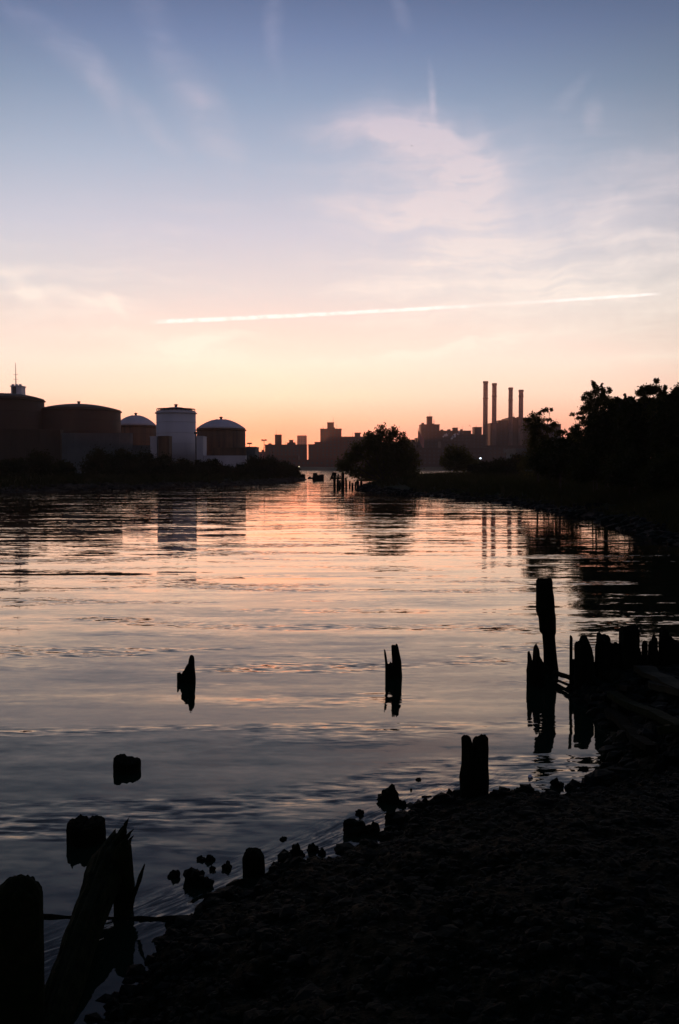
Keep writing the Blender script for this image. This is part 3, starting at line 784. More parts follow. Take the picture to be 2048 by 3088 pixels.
tree('feathery_tree', 'feathery upright tree with long side sprays at the left edge of the dense thicket', 'tree', 62, 1800,
     [(1790, 1160, 8, 12), (1797, 1180, 14, 16), (1775, 1188, 12, 10), (1815, 1168, 6, 14), (1820, 1190, 14, 16), (1836, 1175, 8, 10), (1762, 1200, 10, 8), (1785, 1208, 22, 16), (1815, 1212, 24, 18), (1768, 1232, 18, 9), (1745, 1246, 16, 6),
      (1728, 1249, 10, 4), (1752, 1262, 14, 6), (1762, 1276, 14, 9), (1742, 1290, 18, 9), (1730, 1298, 12, 8), (1795, 1235, 30, 16), (1840, 1222, 20, 16), (1750, 1312, 26, 14), (1768, 1298, 12, 8), (1790, 1265, 20, 18)], 13000, .065, M['leaf'], GR, 16, .07, .6, .75)
tree('thicket_tree', 'dense dark tree behind the feathery one, first of the thicket', 'tree', 60, 1830,
     [(1835, 1275, 56, 44), (1800, 1300, 34, 40), (1870, 1290, 50, 50), (1820, 1350, 62, 50), (1860, 1228, 26, 16), (1885, 1222, 20, 16), (1798, 1345, 32, 40), (1880, 1350, 60, 60)], 34000, .10, M['leaf_dark'], GR, 17, .16)
tree('thicket_tree', 'dense dark tree with thin upright shoots, second of the thicket', 'tree', 57, 1920,
     [(1910, 1270, 50, 46), (1950, 1265, 46, 48), (1886, 1205, 5, 16), (1862, 1206, 12, 8), (1905, 1212, 16, 12), (1930, 1222, 26, 16), (1925, 1340, 66, 60), (1970, 1300, 50, 60), (1968, 1216, 20, 14), (1950, 1225, 22, 14)], 34000, .10, M['leaf_dark'], GR, 18, .16)
tree('thicket_tree', 'tree lifting a separate leafy tuft above the thicket', 'tree', 56, 1975,
     [(1950, 1178, 24, 11), (1935, 1184, 14, 8), (1972, 1174, 18, 11), (1981, 1150, 9, 7), (2006, 1172, 5, 12), (1945, 1205, 14, 8), (1998, 1190, 14, 10), (2000, 1210, 26, 14), (1990, 1250, 40, 36)], 16000, .065, M['leaf'], GR, 19, .07, .6, .75)
tree('thicket_tree', 'tallest dark tree of the thicket, cut by the right edge', 'tree', 54, 2050,
     [(2055, 1185, 30, 26), (2040, 1205, 30, 20), (2020, 1225, 34, 26), (2075, 1230, 50, 50), (2030, 1280, 60, 55), (2060, 1340, 70, 70), (2010, 1340, 60, 60), (2110, 1280, 50, 70)], 34000, .10, M['leaf_dark'], GR, 20, .17)
for k, (x, y, rx, ry, Y, lab) in enumerate([(1790, 1420, 70, 30, 60, 'low bush at the foot of the feathery tree'), (1900, 1430, 80, 40, 54, 'low bush below the shoots of the thicket'),
                                            (2020, 1440, 80, 45, 50, 'low bush at the right edge under the tallest thicket tree'), (1690, 1425, 60, 20, 75, 'low scrub at the foot of the slender tree')]):
    tree('bush', lab, 'bush', Y, x, [(x, y - 20, rx * .8, ry), (x - rx * .5, y, rx * .6, ry), (x + rx * .5, y - 5, rx * .6, ry)], 9000, .10, M['leaf_dark'], GR, 30 + k, .05)

# grass on the banks
def grass(name, lab, rows, n, hgt, seed, m):
    """rows: world boxes (x0, x1, y0, y1, share)"""
    rg = np.random.default_rng(seed); Ps = []
    for (x0, x1, y0, y1, sh) in rows:
        k = int(n * sh); x = rg.uniform(x0, x1, k * 2); y = rg.uniform(y0, y1, k * 2)
        sd = signed(x, y); ok = (sd > .9) & (vnoise(x * .5, y * .5) > -.28)
        x, y, sd = x[ok][:k], y[ok][:k], sd[ok][:k]
        Ps.append(np.stack([x, y, height(x, y) - .03, np.minimum(1, sd / 4)], -1))
    P = np.concatenate(Ps); N = len(P)
    hh = hgt * (.4 + .9 * rg.random(N)) * (.35 + .65 * P[:, 3]); a = rg.uniform(0, 2 * PI, N); wd = .035 + .03 * rg.random(N) + P[:, 1] * .0006
    l = rg.normal(size=(N, 2)) * .3 * hh[:, None]
    A0 = np.stack([P[:, 0] - np.cos(a) * wd, P[:, 1] - np.sin(a) * wd, P[:, 2]], -1)
    A1 = np.stack([P[:, 0] + np.cos(a) * wd, P[:, 1] + np.sin(a) * wd, P[:, 2]], -1)
    A2 = np.stack([P[:, 0] + l[:, 0], P[:, 1] + l[:, 1], P[:, 2] + hh], -1)
    V = np.stack([A0, A1, A2], 1).reshape(-1, 3)
    return tag(link(name, np_mesh(name, V, np.arange(N * 3).reshape(-1, 3), m)), lab, 'grass', kind='stuff')


grass('bank_grass', 'rough dark grass covering the right bank', [(8, 40, 30, 60, .42), (8, 45, 55, 110, .36), (2, 60, 105, 200, .22)], 90000, .75, 3, M['grass'])
grass('reed_strip', 'low reeds and grass along the left bank', [(-50, -5, 98, 135, .6), (-40, -4, 130, 200, .4)], 40000, .7, 4, M['grass'])


# rubble along the waterlines (real stones, far too many to count)
def ico():
    t = (1 + 5 ** .5) / 2
    v = np.array([(-1, t, 0), (1, t, 0), (-1, -t, 0), (1, -t, 0), (0, -1, t), (0, 1, t), (0, -1, -t), (0, 1, -t), (t, 0, -1), (t, 0, 1), (-t, 0, -1), (-t, 0, 1)]) / math.sqrt(1 + t * t)
    f = np.array([(0, 11, 5), (0, 5, 1), (0, 1, 7), (0, 7, 10), (0, 10, 11), (1, 5, 9), (5, 11, 4), (11, 10, 2), (10, 7, 6), (7, 1, 8), (3, 9, 4), (3, 4, 2), (3, 2, 6), (3, 6, 8), (3, 8, 9), (4, 9, 5), (2, 4, 11), (6, 2, 10), (8, 6, 7), (9, 8, 1)])
    return v, f


IV, IF = ico()


def scatter_stones(name, lab, P, rad, seed, m, flatz=.6):
    rg = np.random.default_rng(seed); N = len(P)
    V = IV[None] * (1 + rg.uniform(-.28, .28, (N, 12, 1)))
    sc = rad[:, None, None] * np.stack([.7 + .7 * rg.random(N), .7 + .7 * rg.random(N), flatz * (.6 + .7 * rg.random(N))], -1)[:, None, :]
    V = V * sc; a = rg.uniform(0, 2 * PI, N); c, s = np.cos(a)[:, None], np.sin(a)[:, None]
    V = np.stack([V[..., 0] * c - V[..., 1] * s, V[..., 0] * s + V[..., 1] * c, V[..., 2]], -1) + P[:, None, :]
    Fq = (IF[None] + 12 * np.arange(N)[:, None, None]).reshape(-1, 3)
    return tag(link(name, np_mesh(name, V.reshape(-1, 3), Fq, m)), lab, 'stones', kind='stuff')


def shore_pts(rg, boxes, n, lo, hi):
    Ps = []
    for (x0, x1, y0, y1, sh) in boxes:
        x = rg.uniform(x0, x1, n * 14); y = rg.uniform(y0, y1, n * 14); sd = signed(x, y)
        ok = (sd > lo) & (sd < hi); k = int(n * sh); x, y = x[ok][:k], y[ok][:k]
        Ps.append(np.stack([x, y, height(x, y)], -1))
    return np.concatenate(Ps)


rg = np.random.default_rng(21)
P = shore_pts(rg, [(-42, -4, 98, 180, 1)], 1500, -.4, 2.2); scatter_stones('shore_stones', 'dull beige stones along the waterline of the left bank', P, rg.uniform(.15, .5, len(P)), 22, M['rubble'])
P = shore_pts(rg, [(0, 24, 34, 128, 1)], 1400, -.3, 1.8); scatter_stones('shore_stones', 'dark stones along the waterline of the right bank', P, rg.uniform(.1, .35, len(P)), 23, M['rock'])
P = shore_pts(rg, [(-2.2, 4.5, 2.2, 9.2, 1)], 20000, -.12, 5.0); scatter_stones('beach_pebbles', 'dark wet pebbles covering the near beach', P - np.array([0, 0, .003]), rg.uniform(.008, .026, len(P)) * (1 + 1.6 * rg.random(len(P)) ** 9), 24, M['rock'])
P = shore_pts(rg, [(2.3, 5.5, 8.0, 12.2, 1)], 1500, -.1, 5.0); scatter_stones('bulkhead_rubble', 'dark rubble heaped behind the rotten bulkhead piles', P, rg.uniform(.03, .13, len(P)), 25, M['rock'])

P = shore_pts(rg, [(-2.2, 3.0, 2.2, 9.2, 1)], 900, -.28, .12); scatter_stones('shallow_stones', 'ragged weedy stones where the near beach meets the water', P, rg.uniform(.012, .05, len(P)) * (1 + 1.0 * (rg.random(len(P)) > .9)), 26, M['rock'], .9)

# ------------------------------------------------------------------ old pilings in mid distance, under the waterside tree
MP = 'old pilings under the waterside tree'
for k, (x, yt, yb, w, lean, lab) in enumerate([
    (1009, 1432, 1480, 6, 0, 'leftmost standing piling, below the broken platform'), (1017, 1430, 1480, 5, .3, 'thin piling just right of the leftmost one'), (1024, 1448, 1480, 7, 0, 'short thick piling under the platform middle'),
    (1034, 1426, 1484, 8, 0, 'thick tall piling at the right end of the platform'), (1045, 1440, 1482, 5, -.2, 'leaning thin piling between the tall pair'), (1055, 1450, 1478, 4, 0, 'stubby piling with a tilted top'),
    (1063, 1456, 1480, 5, 0, 'small piling in the open gap of bright water'), (1071, 1452, 1484, 4, .2, 'slim piling right of the gap'), (1079, 1446, 1484, 6, 0, 'piling touching the lowest branches of the tree'), (1090, 1450, 1486, 6, 0, 'last piling before the shore of the right bank')]):
    Y = (CZ / (yb - 10 - 1406)) * F; Y = 118 + (k % 3) * 3
    p = atd(x, 1460, Y); q = atd(x, yt, Y); r = w / 2 / F * Y * 1.3
    mb = MB(); H = q.z; rr = random.Random(k)
    mb.tube([(0, 0, -1.5), (lean * .2, 0, H * .5), (lean * .5, 0, H * .97)], [r, r * 1.05, r * .9], 9)
    mb.tube([(lean * .5 + r * .3, 0, H * .9), (lean * .5 + r * .35, 0, H * 1.06)], [r * .5, r * .15], 5)
    tag(mb.build('piling', M['wood'], None, (p.x, Y, 0)), lab, 'piling', MP)
# broken platform on them
p = atd(998, 1436, 119); root = empty('broken_platform', (p.x, 119, p.z), 'broken timber platform clinging to the leftmost pilings', 'platform')
for k in range(6):
    MB().box(.05 + k * .27, .28 + k * .27, -1, .6 + .2 * (k % 2), -.12 + .03 * (k % 3), .02 + .03 * (k % 3)).build('plank', M['wood'], root)
MB().box(-.05, 1.7, -.2, .05, -.42, -.13).build('beam', M['wood'], root)
MB().tube([(-.1, 0, -.5), (.15, 0, .1), (.2, 0, .5)], [.08, .1, .04], 6).build('brace', M['wood'], root)
MB().box(.2, .75, -.3, .3, .04, .5).build('crate_box', M['wood'], root)
# timber dolphin standing alone in the channel
p = at(960, 1450); root = empty('mooring_dolphin', (p.x, p.y, 0), 'squat twin-topped mooring dolphin alone in the channel', 'mooring dolphin')
k = p.y / F
MB().box(-17 * k, 17 * k, -1, 1.2, -.6, 14 * k).build('timber_crib', M['wood'], root)
MB().box(-16 * k, -3 * k, -.8, 1.0, 14 * k, 24 * k).build('timber_post', M['wood'], root)
MB().box(4 * k, 17 * k, -.8, 1.0, 14 * k, 19 * k).build('timber_post', M['wood'], root)
MB().box(-2.5 * k, 3.5 * k, -.6, .8, 14 * k, 17.5 * k).build('tie_beam', M['wood'], root)

# ------------------------------------------------------------------ rocks as things
def rock_mesh(seed, sub=3, rough=.6):
    import bmesh
    bm = bmesh.new(); bmesh.ops.create_icosphere(bm, subdivisions=sub, radius=1)
    o = Vector((seed * 7.3, seed * 3.1, 0))
    for v in bm.verts:
        d = v.co.normalized(); n_ = mn.fractal(d * 1.6 + o, 1.0, 2.0, 4); v.co = d * (1 + rough * n_ + .12 * mn.noise(d * 6 + o))
        if v.co.z < -.45: v.co.z = -.45
    me = bpy.data.meshes.new('rock'); bm.to_mesh(me); bm.free(); me.materials.append(M['rock']); return me


RM = [rock_mesh(s) for s in range(6)]


def rock(x0, x1, yt, yb, lab, k, name='rock', cat='rock', zb=0.0, group=None):
    """fills the photo box x0..x1, yt..yb; stands on height zb"""
    if float(signed(at((x0 + x1) / 2, yb).x, at((x0 + x1) / 2, yb).y)) < .05: yb = yt + (yb - yt) * .68
    c = at((x0 + x1) / 2, yb, zb); Y = c.y; w = (x1 - x0) / 2 / F * Y
    top = atd((x0 + x1) / 2, yt, Y + w * .5).z
    hh = min(max(top - zb, w * .25), w * 1.15)
    o = link(name, RM[k % 6]); o.location = (c.x, Y + w * .5, zb + hh * .15); o.scale = (w * .95, w * .8, hh * .9)
    o.rotation_euler = (0, 0, k * 1.3)
    return tag(o, lab, cat, group)


RK = 'rocks in the shallows'
for k, a in enumerate([
    (888, 926, 1432, 1447, 'dark rock crowning the tip of the left bank'), (926, 945, 1439, 1447, 'flat rock trailing off the tip towards the mooring dolphin'),
    (590, 622, 2583, 2602, 'small rock above the big weed clump, left one of two'), (616, 648, 2581, 2605, 'small rock above the big weed clump, right one of two'), (630, 650, 2608, 2634, 'tiny rock right of the big weed clump'),
    (508, 542, 2626, 2656, 'flat dark lump at the left side of the big weed clump'), (668, 700, 2582, 2640, 'narrow upright rock between the weed clump and the round stump'),
    (700, 714, 2666, 2682, 'pebble-sized rock below the narrow upright one'), (842, 866, 2524, 2538, 'flat rock awash, left of the shore fingers'),
    (866, 918, 2535, 2610, 'dark block rock at the left end of the beach edge'), (924, 958, 2545, 2580, 'twin-topped rock right of the dark block rock'), (958, 985, 2560, 2585, 'small wedge rock on the beach edge'),
    (1024, 1100, 2478, 2535, 'broad flat-topped boulder at the water edge'), (1098, 1152, 2488, 2530, 'lower shoulder boulder joined to the broad one'), (1070, 1100, 2443, 2466, 'lone rock in the shallows left of the big round rock'),
    (1140, 1206, 2382, 2440, 'big round rock standing in the shallows'), (1200, 1226, 2410, 2440, 'rock hugging the big round rock'), (1162, 1204, 2452, 2495, 'squat rock below the big round rock'),
    (1222, 1262, 2450, 2478, 'flat stone between puddles'), (1268, 1302, 2408, 2448, 'knobbly rock left of the split post'), (1308, 1345, 2400, 2430, 'dark rock close left of the split post'), (1345, 1372, 2385, 2412, 'small pointed rock touching the split post'),
    (1255, 1272, 2346, 2356, 'tiny rock poking from the water above the shore'), (1236, 1244, 2372, 2388, 'tiny upright stone in the shallows'),
    (1480, 1530, 2388, 2412, 'low rock right of the split post'), (1570, 1634, 2378, 2412, 'wide low rock at the waterline'), (1660, 1704, 2352, 2384, 'dark rock in the shallows below the bulkhead'),
    (1704, 1742, 2366, 2386, 'low rock right of the dark shallows rock'), (1748, 1772, 2358, 2400, 'small leaning rock near the bulkhead foot'), (1750, 1776, 2312, 2326, 'lone stone in the bulkhead reflection'),
    (1780, 1840, 2378, 2408, 'wide rock under the bulkhead foot'), (496, 520, 2775, 2800, 'small rock below the horizontal pole'), (490, 515, 2815, 2830, 'weedy stone at the beach corner by the pole'), (655, 690, 2716, 2740, 'low stone on the beach edge below the round stump'),
    (735, 765, 2690, 2712, 'rounded stone on the beach edge'), (788, 830, 2668, 2700, 'dark stone at the bend of the beach edge')]):
    rock(*a, k, group=RK if a[0] < 880 or a[0] > 930 or a[2] > 1500 else None)
# the two weed-hung clumps, stumps of piles
rock(548, 620, 2614, 2700, 'big weed-hung clump with ragged sides in the shallows', 40, 'weed_clump', 'weed clump')
rock(600, 642, 2650, 2690, 'right lobe of weeds beside the big clump', 42, 'weed_clump', 'weed clump')
o = rock(1592, 1608, 2338, 2348, 'small pale bit of litter floating right of the split post', 44, 'floating_litter', 'litter'); o.data = RM[1].copy(); o.data.materials.clear(); o.data.materials.append(M['white'])
for (x, y, s_, lab) in [(1381, 2745, 14, 'pale scrap lying on the dark beach in the lower middle'), (1836, 2777, 11, 'small grey scrap on the dark beach at lower right')]:
    c = at(x, y, .6); c.z = zg(c.x, c.y)
    for _ in range(20): c = at(x, y, zg(c.x, c.y))
    o = link('beach_scrap', RM[3].copy()); o.location = c; w = s_ / F * c.y; o.scale = (w, w * .6, w * .35); o.data.materials.clear(); o.data.materials.append(M['rubble']); tag(o, lab, 'scrap')

# ------------------------------------------------------------------ rotten piles
def pile(lab, x0, x1, yb, prof, name='rotten_pile', cat='pile', group=None, m=None, lean=0.0, leany=0.0, deep=1.0, seed=0, N=26, z_lo=-.45, taper=0.0, bulge=.05, axis=None, zb=0.0, jit=.35, square=False):
    """prof: (photo x, photo y) outline of the broken top, left to right; yb the row where it meets height zb.
    axis: optional (photo x0, x1) pairs at given photo rows, to follow a leaning, uneven trunk"""
    c = at((x0 + x1) / 2, yb, zb); Y = c.y; s = Y / F; r = (x1 - x0) / 2 * s
    pxs = np.array([p[0] for p in prof], float); pz = np.array([atd(p[0], p[1], Y).z - zb for p in prof])
    u = np.linspace(-1, 1, N)
    U, V_ = np.meshgrid(u, u)
    k = 1.0 if square else 0.0
    dxv = U * np.sqrt(1 - V_ ** 2 / 2 * (1 - .75 * k)); dyv = V_ * np.sqrt(1 - U ** 2 / 2 * (1 - .75 * k))
    cx = (x0 + x1) / 2
    jn = fbm(dxv * 3 + seed, dyv * 3, 3)
    sx_ = cx + dxv * (x1 - x0) / 2 * .995 + jn * jit * 6 * np.abs(dyv)
    Z = np.interp(sx_, pxs, pz)
    if axis is not None:
        rows = np.array([atd(cx, a[2], Y).z - zb for a in axis]); o_ = np.argsort(rows)
        Z = np.full_like(dxv, pz.max())
        for _ in range(4):
            l = np.interp(Z, rows[o_], np.array([a[0] for a in axis], float)[o_]); rr = np.interp(Z, rows[o_], np.array([a[1] for a in axis], float)[o_])
            Z = np.interp((l + rr) / 2 + dxv * (rr - l) / 2 + jn * jit * 6 * np.abs(dyv), pxs, pz)
    Z = Z * (1 - .10 * np.abs(dyv) * (1 + jn)) + .012 * fbm(dxv * 9, dyv * 9 + seed, 2)

    def place(dx_, dy_, z):
        # outline of the trunk at that height
        if axis is not None:
            rows = np.array([atd(cx, a[2], Y).z - zb for a in axis]); o_ = np.argsort(rows)
            l = np.interp(z, rows[o_], np.array([a[0] for a in axis], float)[o_]); rr = np.interp(z, rows[o_], np.array([a[1] for a in axis], float)[o_])
            X = ((l + rr) / 2 - cx) * s + dx_ * (rr - l) / 2 * s; Yy = dy_ * (rr - l) / 2 * s * deep
        else:
            f = 1 - taper * np.clip(z, 0, 3) / max(Z.max(), .1)
            X = dx_ * r * f + lean * z; Yy = dy_ * r * f * deep + leany * z
        th = np.arctan2(dy_, dx_)
        w = bulge * r * (fbm(th * 2.5 + 40 + seed, z * 5 + 9, 3) * 1.6 + .7 * fbm(th * 7 + 40 + seed, z * 1.5 + seed, 2) + .5 * fbm(th * 3 + 70 + seed, z * 22, 2)); nr_ = np.hypot(dx_, dy_)
        return np.stack([X + dx_ * w * nr_, Yy + dy_ * w * nr_, z], -1)
    top = place(dxv, dyv, Z).reshape(-1, 3)
    idm = np.arange(N * N).reshape(N, N)
    Fq = [np.stack([idm[:-1, :-1], idm[:-1, 1:], idm[1:, 1:], idm[1:, :-1]], -1).reshape(-1, 4)]
    ring = np.concatenate([idm[0, :-1], idm[:-1, -1], idm[-1, :0:-1], idm[:0:-1, 0]])
    rx, ry, rz = dxv.ravel()[ring], dyv.ravel()[ring], Z.ravel()[ring]
    L = 44 if axis is not None else 24; Vs = [top]; prev = ring; cnt = N * N
    for j in range(1, L + 1):
        t = j / L; z = rz * (1 - t) + z_lo * t
        Vs.append(place(rx, ry, z)); cur = cnt + np.arange(len(ring)); cnt += len(ring)
        Fq.append(np.stack([prev, cur, np.roll(cur, -1), np.roll(prev, -1)], -1)); prev = cur
    V = np.concatenate(Vs); Fq = np.concatenate(Fq)
    return tag(link(name, np_mesh(name, V, Fq, m or M['wood']), None, (c.x, Y, zb)), lab, cat, group)


PG = 'rotten piles standing in the water'
pile('ragged slanting-topped stump alone in the water on the left', 535, 590, 2054,
     [(533, 2030), (537, 2029), (541, 2030), (545, 2040), (549, 2034), (552, 2024), (556, 2022), (560, 2012), (566, 2003), (572, 2000), (574, 1976), (578, 1974), (583, 1977), (586, 2010), (589, 2040)], group=PG, seed=1, bulge=.06, jit=.2)
pile('two-pronged broken pile in the middle of the water', 1157, 1212, 2040,
     [(1155, 1959), (1158, 1957), (1163, 1962), (1167, 1998), (1171, 2003), (1176, 2003), (1179, 1997), (1182, 2003), (1184, 1998), (1185, 1946), (1189, 1943), (1192, 1947), (1194, 1939), (1200, 1944), (1204, 1965), (1210, 1995)],
     axis=[(1157, 1205, 1940), (1158, 1207, 1970), (1161, 1211, 2000), (1162, 1213, 2040), (1162, 1213, 2140)], group=PG, seed=2, bulge=.03, jit=.15)
pile('tallest pile, split slab on top, leaning left', 1640, 1686, 2030,
     [(1613, 1750), (1618, 1744), (1640, 1742), (1660, 1744), (1663, 1750), (1690, 1760)],
     axis=[(1613, 1662, 1744), (1614, 1664, 1780), (1614, 1668, 1800), (1615, 1671, 1845), (1622, 1674, 1860), (1626, 1675, 1905), (1632, 1674, 1908), (1634, 1672, 1915), (1638, 1676, 1960), (1640, 1684, 2020), (1642, 1685, 2060), (1642, 1685, 2200)],
     name='tall_pile', group=PG, seed=3, bulge=.035, jit=.05)
pile('ragged spiky pile hugging the tallest pile on its left', 1588, 1642, 2062,
     [(1588, 1990), (1590, 1964), (1595, 1962), (1599, 1975), (1601, 1999), (1606, 1995), (1611, 1985), (1612, 1950), (1616, 1939), (1620, 1946), (1624, 1978), (1629, 1981), (1634, 1990), (1640, 2000)], group=PG, seed=4, bulge=.05, jit=.15,
     axis=[(1589, 1641, 1940), (1589, 1642, 2000), (1587, 1642, 2024), (1588, 1642, 2060)])
pile('rounded split post at the beach edge, deep notch in its top', 1388, 1472, 2425,
     [(1386, 2240), (1389, 2222), (1396, 2215), (1406, 2215), (1416, 2220), (1420, 2228), (1421, 2262), (1427, 2262), (1429, 2224), (1434, 2222), (1440, 2219), (1452, 2215), (1463, 2215), (1471, 2222), (1474, 2240)],
     axis=[(1388, 1471, 2216), (1390, 1472, 2260), (1390, 1471, 2300), (1387, 1472, 2320), (1384, 1474, 2345), (1386, 1474, 2370), (1386, 1472, 2425), (1386, 1472, 2600)], name='split_post', cat='post', group=PG, seed=5, bulge=.03, jit=.3)
pile('small two-lobed stump low in the water', 343, 424, 2322,
     [(342, 2286), (348, 2281), (358, 2279), (368, 2281), (373, 2290), (378, 2293), (386, 2290), (392, 2291), (400, 2294), (408, 2291), (419, 2291), (424, 2300)], group=PG, seed=6, bulge=.06, name='stump', cat='stump')
pile('low notched stump behind the leaning log', 204, 318, 2533,
     [(203, 2482), (208, 2476), (226, 2476), (229, 2466), (232, 2476), (248, 2478), (256, 2490), (262, 2476), (280, 2474), (300, 2475), (311, 2473), (316, 2490), (320, 2500)], group=PG, seed=7, bulge=.05, name='stump', cat='stump')
pile('rounded weedy stump in the shallows near the beach', 732, 798, 2632,
     [(732, 2590), (738, 2570), (750, 2562), (765, 2562), (780, 2566), (790, 2572), (798, 2585)], group=PG, seed=8, bulge=.09, name='stump', cat='stump', m=M['wood'])
pile('thick round-topped pile close up at the lower left corner', -14, 136, 3110,
     [(-14, 2705), (-4, 2680), (12, 2662), (30, 2648), (55, 2641), (80, 2640), (100, 2646), (116, 2660), (128, 2684), (136, 2715)], group=PG, seed=9, bulge=.035, deep=1.0, m=M['wood_moss'], name='near_pile', jit=.5, N=34)

# leaning log with a torn end, the post it rests on and the thin stick
def log(name, lab, cat, p0, p1, r0, r1, seed, m, tear=(), n=22, L=40, bulge=.12, group=None):
    """tapered rough log from p0 (low) to p1 (torn end), tear: extra length per angle"""
    ax = (p1 - p0); Ln = ax.length; ax.normalize(); u = ax.cross(Vector((0, 0, 1))).normalized(); w = u.cross(ax)
    Vs = []; Fs = []
    for i in range(L + 1):
        t = i / L
        for k in range(n):
            a = 2 * PI * k / n; e = 0
            if tear: e = (max(tear) * (.35 + .9 * float(mn.noise(Vector((math.cos(a) * 1.2 + seed, math.sin(a) * 1.2, 3.3))))) + .35 * max(tear) * float(mn.noise(Vector((a * 3.5, seed, 1.1))))) * max(0, (t - .82) / .18) ** 1.5
            r = r0 * (1 - t) + r1 * t; r *= 1 + bulge * float(mn.fractal(Vector((math.cos(a) * 1.3, math.sin(a) * 1.3, t * 5 + seed)), 1.0, 2.0, 4)) + .05 * math.sin(k * 2.6 + seed)
            if tear: r *= 1 - .55 * max(0, (t - .85) / .15) ** 2
            Vs.append(p0 + ax * (t * Ln + e) + (u * math.cos(a) + w * math.sin(a)) * r)
    for i in range(L):
        for k in range(n): Fs.append((i * n + k, i * n + (k + 1) % n, (i + 1) * n + (k + 1) % n, (i + 1) * n + k))
    Vs.append(p0); Vs.append(p1 + ax * (min(tear) if tear else 0) * .3)
    for k in range(n): Fs.append((len(Vs) - 2, (k + 1) % n, k)); Fs.append((L * n + k, L * n + (k + 1) % n, len(Vs) - 1))
    c = p0.copy(); me = bpy.data.meshes.new(name); me.from_pydata([v - c for v in Vs], [], Fs); me.update(); me.materials.append(m)
    return tag(link(name, me, None, c), lab, cat, group)


p_top = atd(352, 2550, 6.1); p_low = atd(96, 3230, 4.3)
LOG = log('leaning_log', 'thick mossy log leaning from the lower left corner with a torn splintered end', 'log', p_low, p_top, .088, .120, 3, M['wood_moss'], n=44, L=70, bulge=.22,
    tear=[.05, .12, .02, .16, .27, .10, .04, .14, .02, .07, .19, .05, .02, .10, .03, .08, .02, .12, .05, .02, .06, .03])
for (x0, y0, x1, y1, rr_) in [(352, 2548, 391, 2462, .026), (368, 2540, 404, 2500, .014), (345, 2550, 372, 2490, .024), (372, 2560, 404, 2519, .016), (335, 2560, 352, 2512, .02)]:
    a_ = atd(x0, y0, 6.05) - p_low; b__ = atd(x1, y1, 6.1) - p_low
    MB().tube([a_, a_.lerp(b__, .45) + Vector((.008, 0, .006)), a_.lerp(b__, .75) - Vector((.004, 0, 0)), b__], [rr_ * 1.5, rr_, rr_ * .55, rr_ * .12], 6).build('splinter', M['wood_moss'], LOG)
pile('stout post standing behind the upper end of the leaning log', 338, 404, 2745,
     [(336, 2580), (345, 2560), (360, 2545), (372, 2532), (384, 2528), (392, 2540), (399, 2552), (404, 2580)],
     axis=[(352, 396, 2462), (346, 398, 2540), (340, 402, 2600), (342, 408, 2680), (344, 402, 2745), (344, 400, 2900)], name='rotten_post', cat='post', group=PG, seed=12, bulge=.07, m=M['wood_moss'], jit=.25)
log('stick', 'thin crooked stick propped against the right of the stout post', 'stick', atd(372, 2790, 5.75), atd(432, 2618, 5.75), .022, .012, 8, M['wood_moss'], tear=[.0, .05, .02, .06], n=8, L=14, bulge=.5)
a_ = at(110, 2762, .006); b__ = at(650, 2762, .03)
pts = [a_.lerp(b__, i / 12) + Vector((0, 0, -.02 * math.sin(PI * i / 12) + .004 * math.sin(i * 2.1))) for i in range(13)]
tag(MB().tube([p - a_ for p in pts], [.014 + .002 * math.sin(i * 3) for i in range(13)], 9).build('pole', M['wood'], None, a_, smooth=True), 'long thin dark pole lying level from the near pile to the beach', 'pole')

# ------------------------------------------------------------------ rotten bulkhead at the right
BG = 'rotten piles of the bulkhead'
K = dict(group=BG, name='bulkhead_pile', cat='pile')
def bp(lab, x0, x1, prof, yb=2088, seed=0, **kw):
    a = dict(K); a.update(kw); return pile(lab, x0, x1, yb, prof, seed=seed, **a)
bp('thin upright lath at the left end of the bulkhead', 1716, 1725, [(1715, 1918), (1718, 1914), (1722, 1916), (1726, 1925)], seed=20, N=10, bulge=.1, name='bulkhead_lath', cat='lath')
bp('pointed bulkhead pile with a stepped left shoulder, second from the left end', 1731, 1790, [(1730, 1975), (1733, 1936), (1740, 1934), (1743, 1938), (1746, 1930), (1750, 1931), (1753, 1918), (1758, 1915), (1766, 1917), (1773, 1930), (1778, 1944), (1782, 1965), (1790, 1992)], seed=21, bulge=.03, jit=.15)
bp('bulkhead pile with a small horn at its left edge, third from the left end', 1793, 1838, [(1790, 1990), (1793, 1950), (1800, 1940), (1801, 1906), (1804, 1903), (1808, 1910), (1815, 1911), (1832, 1914), (1836, 1922), (1839, 1938)], seed=22, bulge=.03, jit=.15)
bp('low stub filling the gap left of the square pile', 1838, 1870, [(1836, 1934), (1842, 1938), (1847, 1940), (1851, 1935), (1856, 1934), (1861, 1940), (1870, 1940)], seed=23, bulge=.05)
bp('square-topped bulkhead pile, broadest and flattest', 1869, 1920, [(1868, 1890), (1871, 1887), (1890, 1886), (1914, 1886), (1922, 1890)], seed=24, bulge=.02, jit=.05, square=True)
bp('small splinter at the right foot of the square pile', 1925, 1933, [(1924, 1970), (1928, 1951), (1933, 1975)], seed=25, N=10, name='bulkhead_lath', cat='lath', bulge=.1)
bp('narrow rounded pile right of the square pile', 1933, 1951, [(1932, 1945), (1936, 1932), (1942, 1930), (1948, 1932), (1952, 1945)], seed=26, N=16)
bp('narrow sharp-pointed bulkhead pile', 1952, 1984, [(1950, 1955), (1956, 1932), (1964, 1928), (1967, 1912), (1970, 1911), (1974, 1917), (1978, 1940), (1984, 1975)], seed=27, N=20, jit=.15)
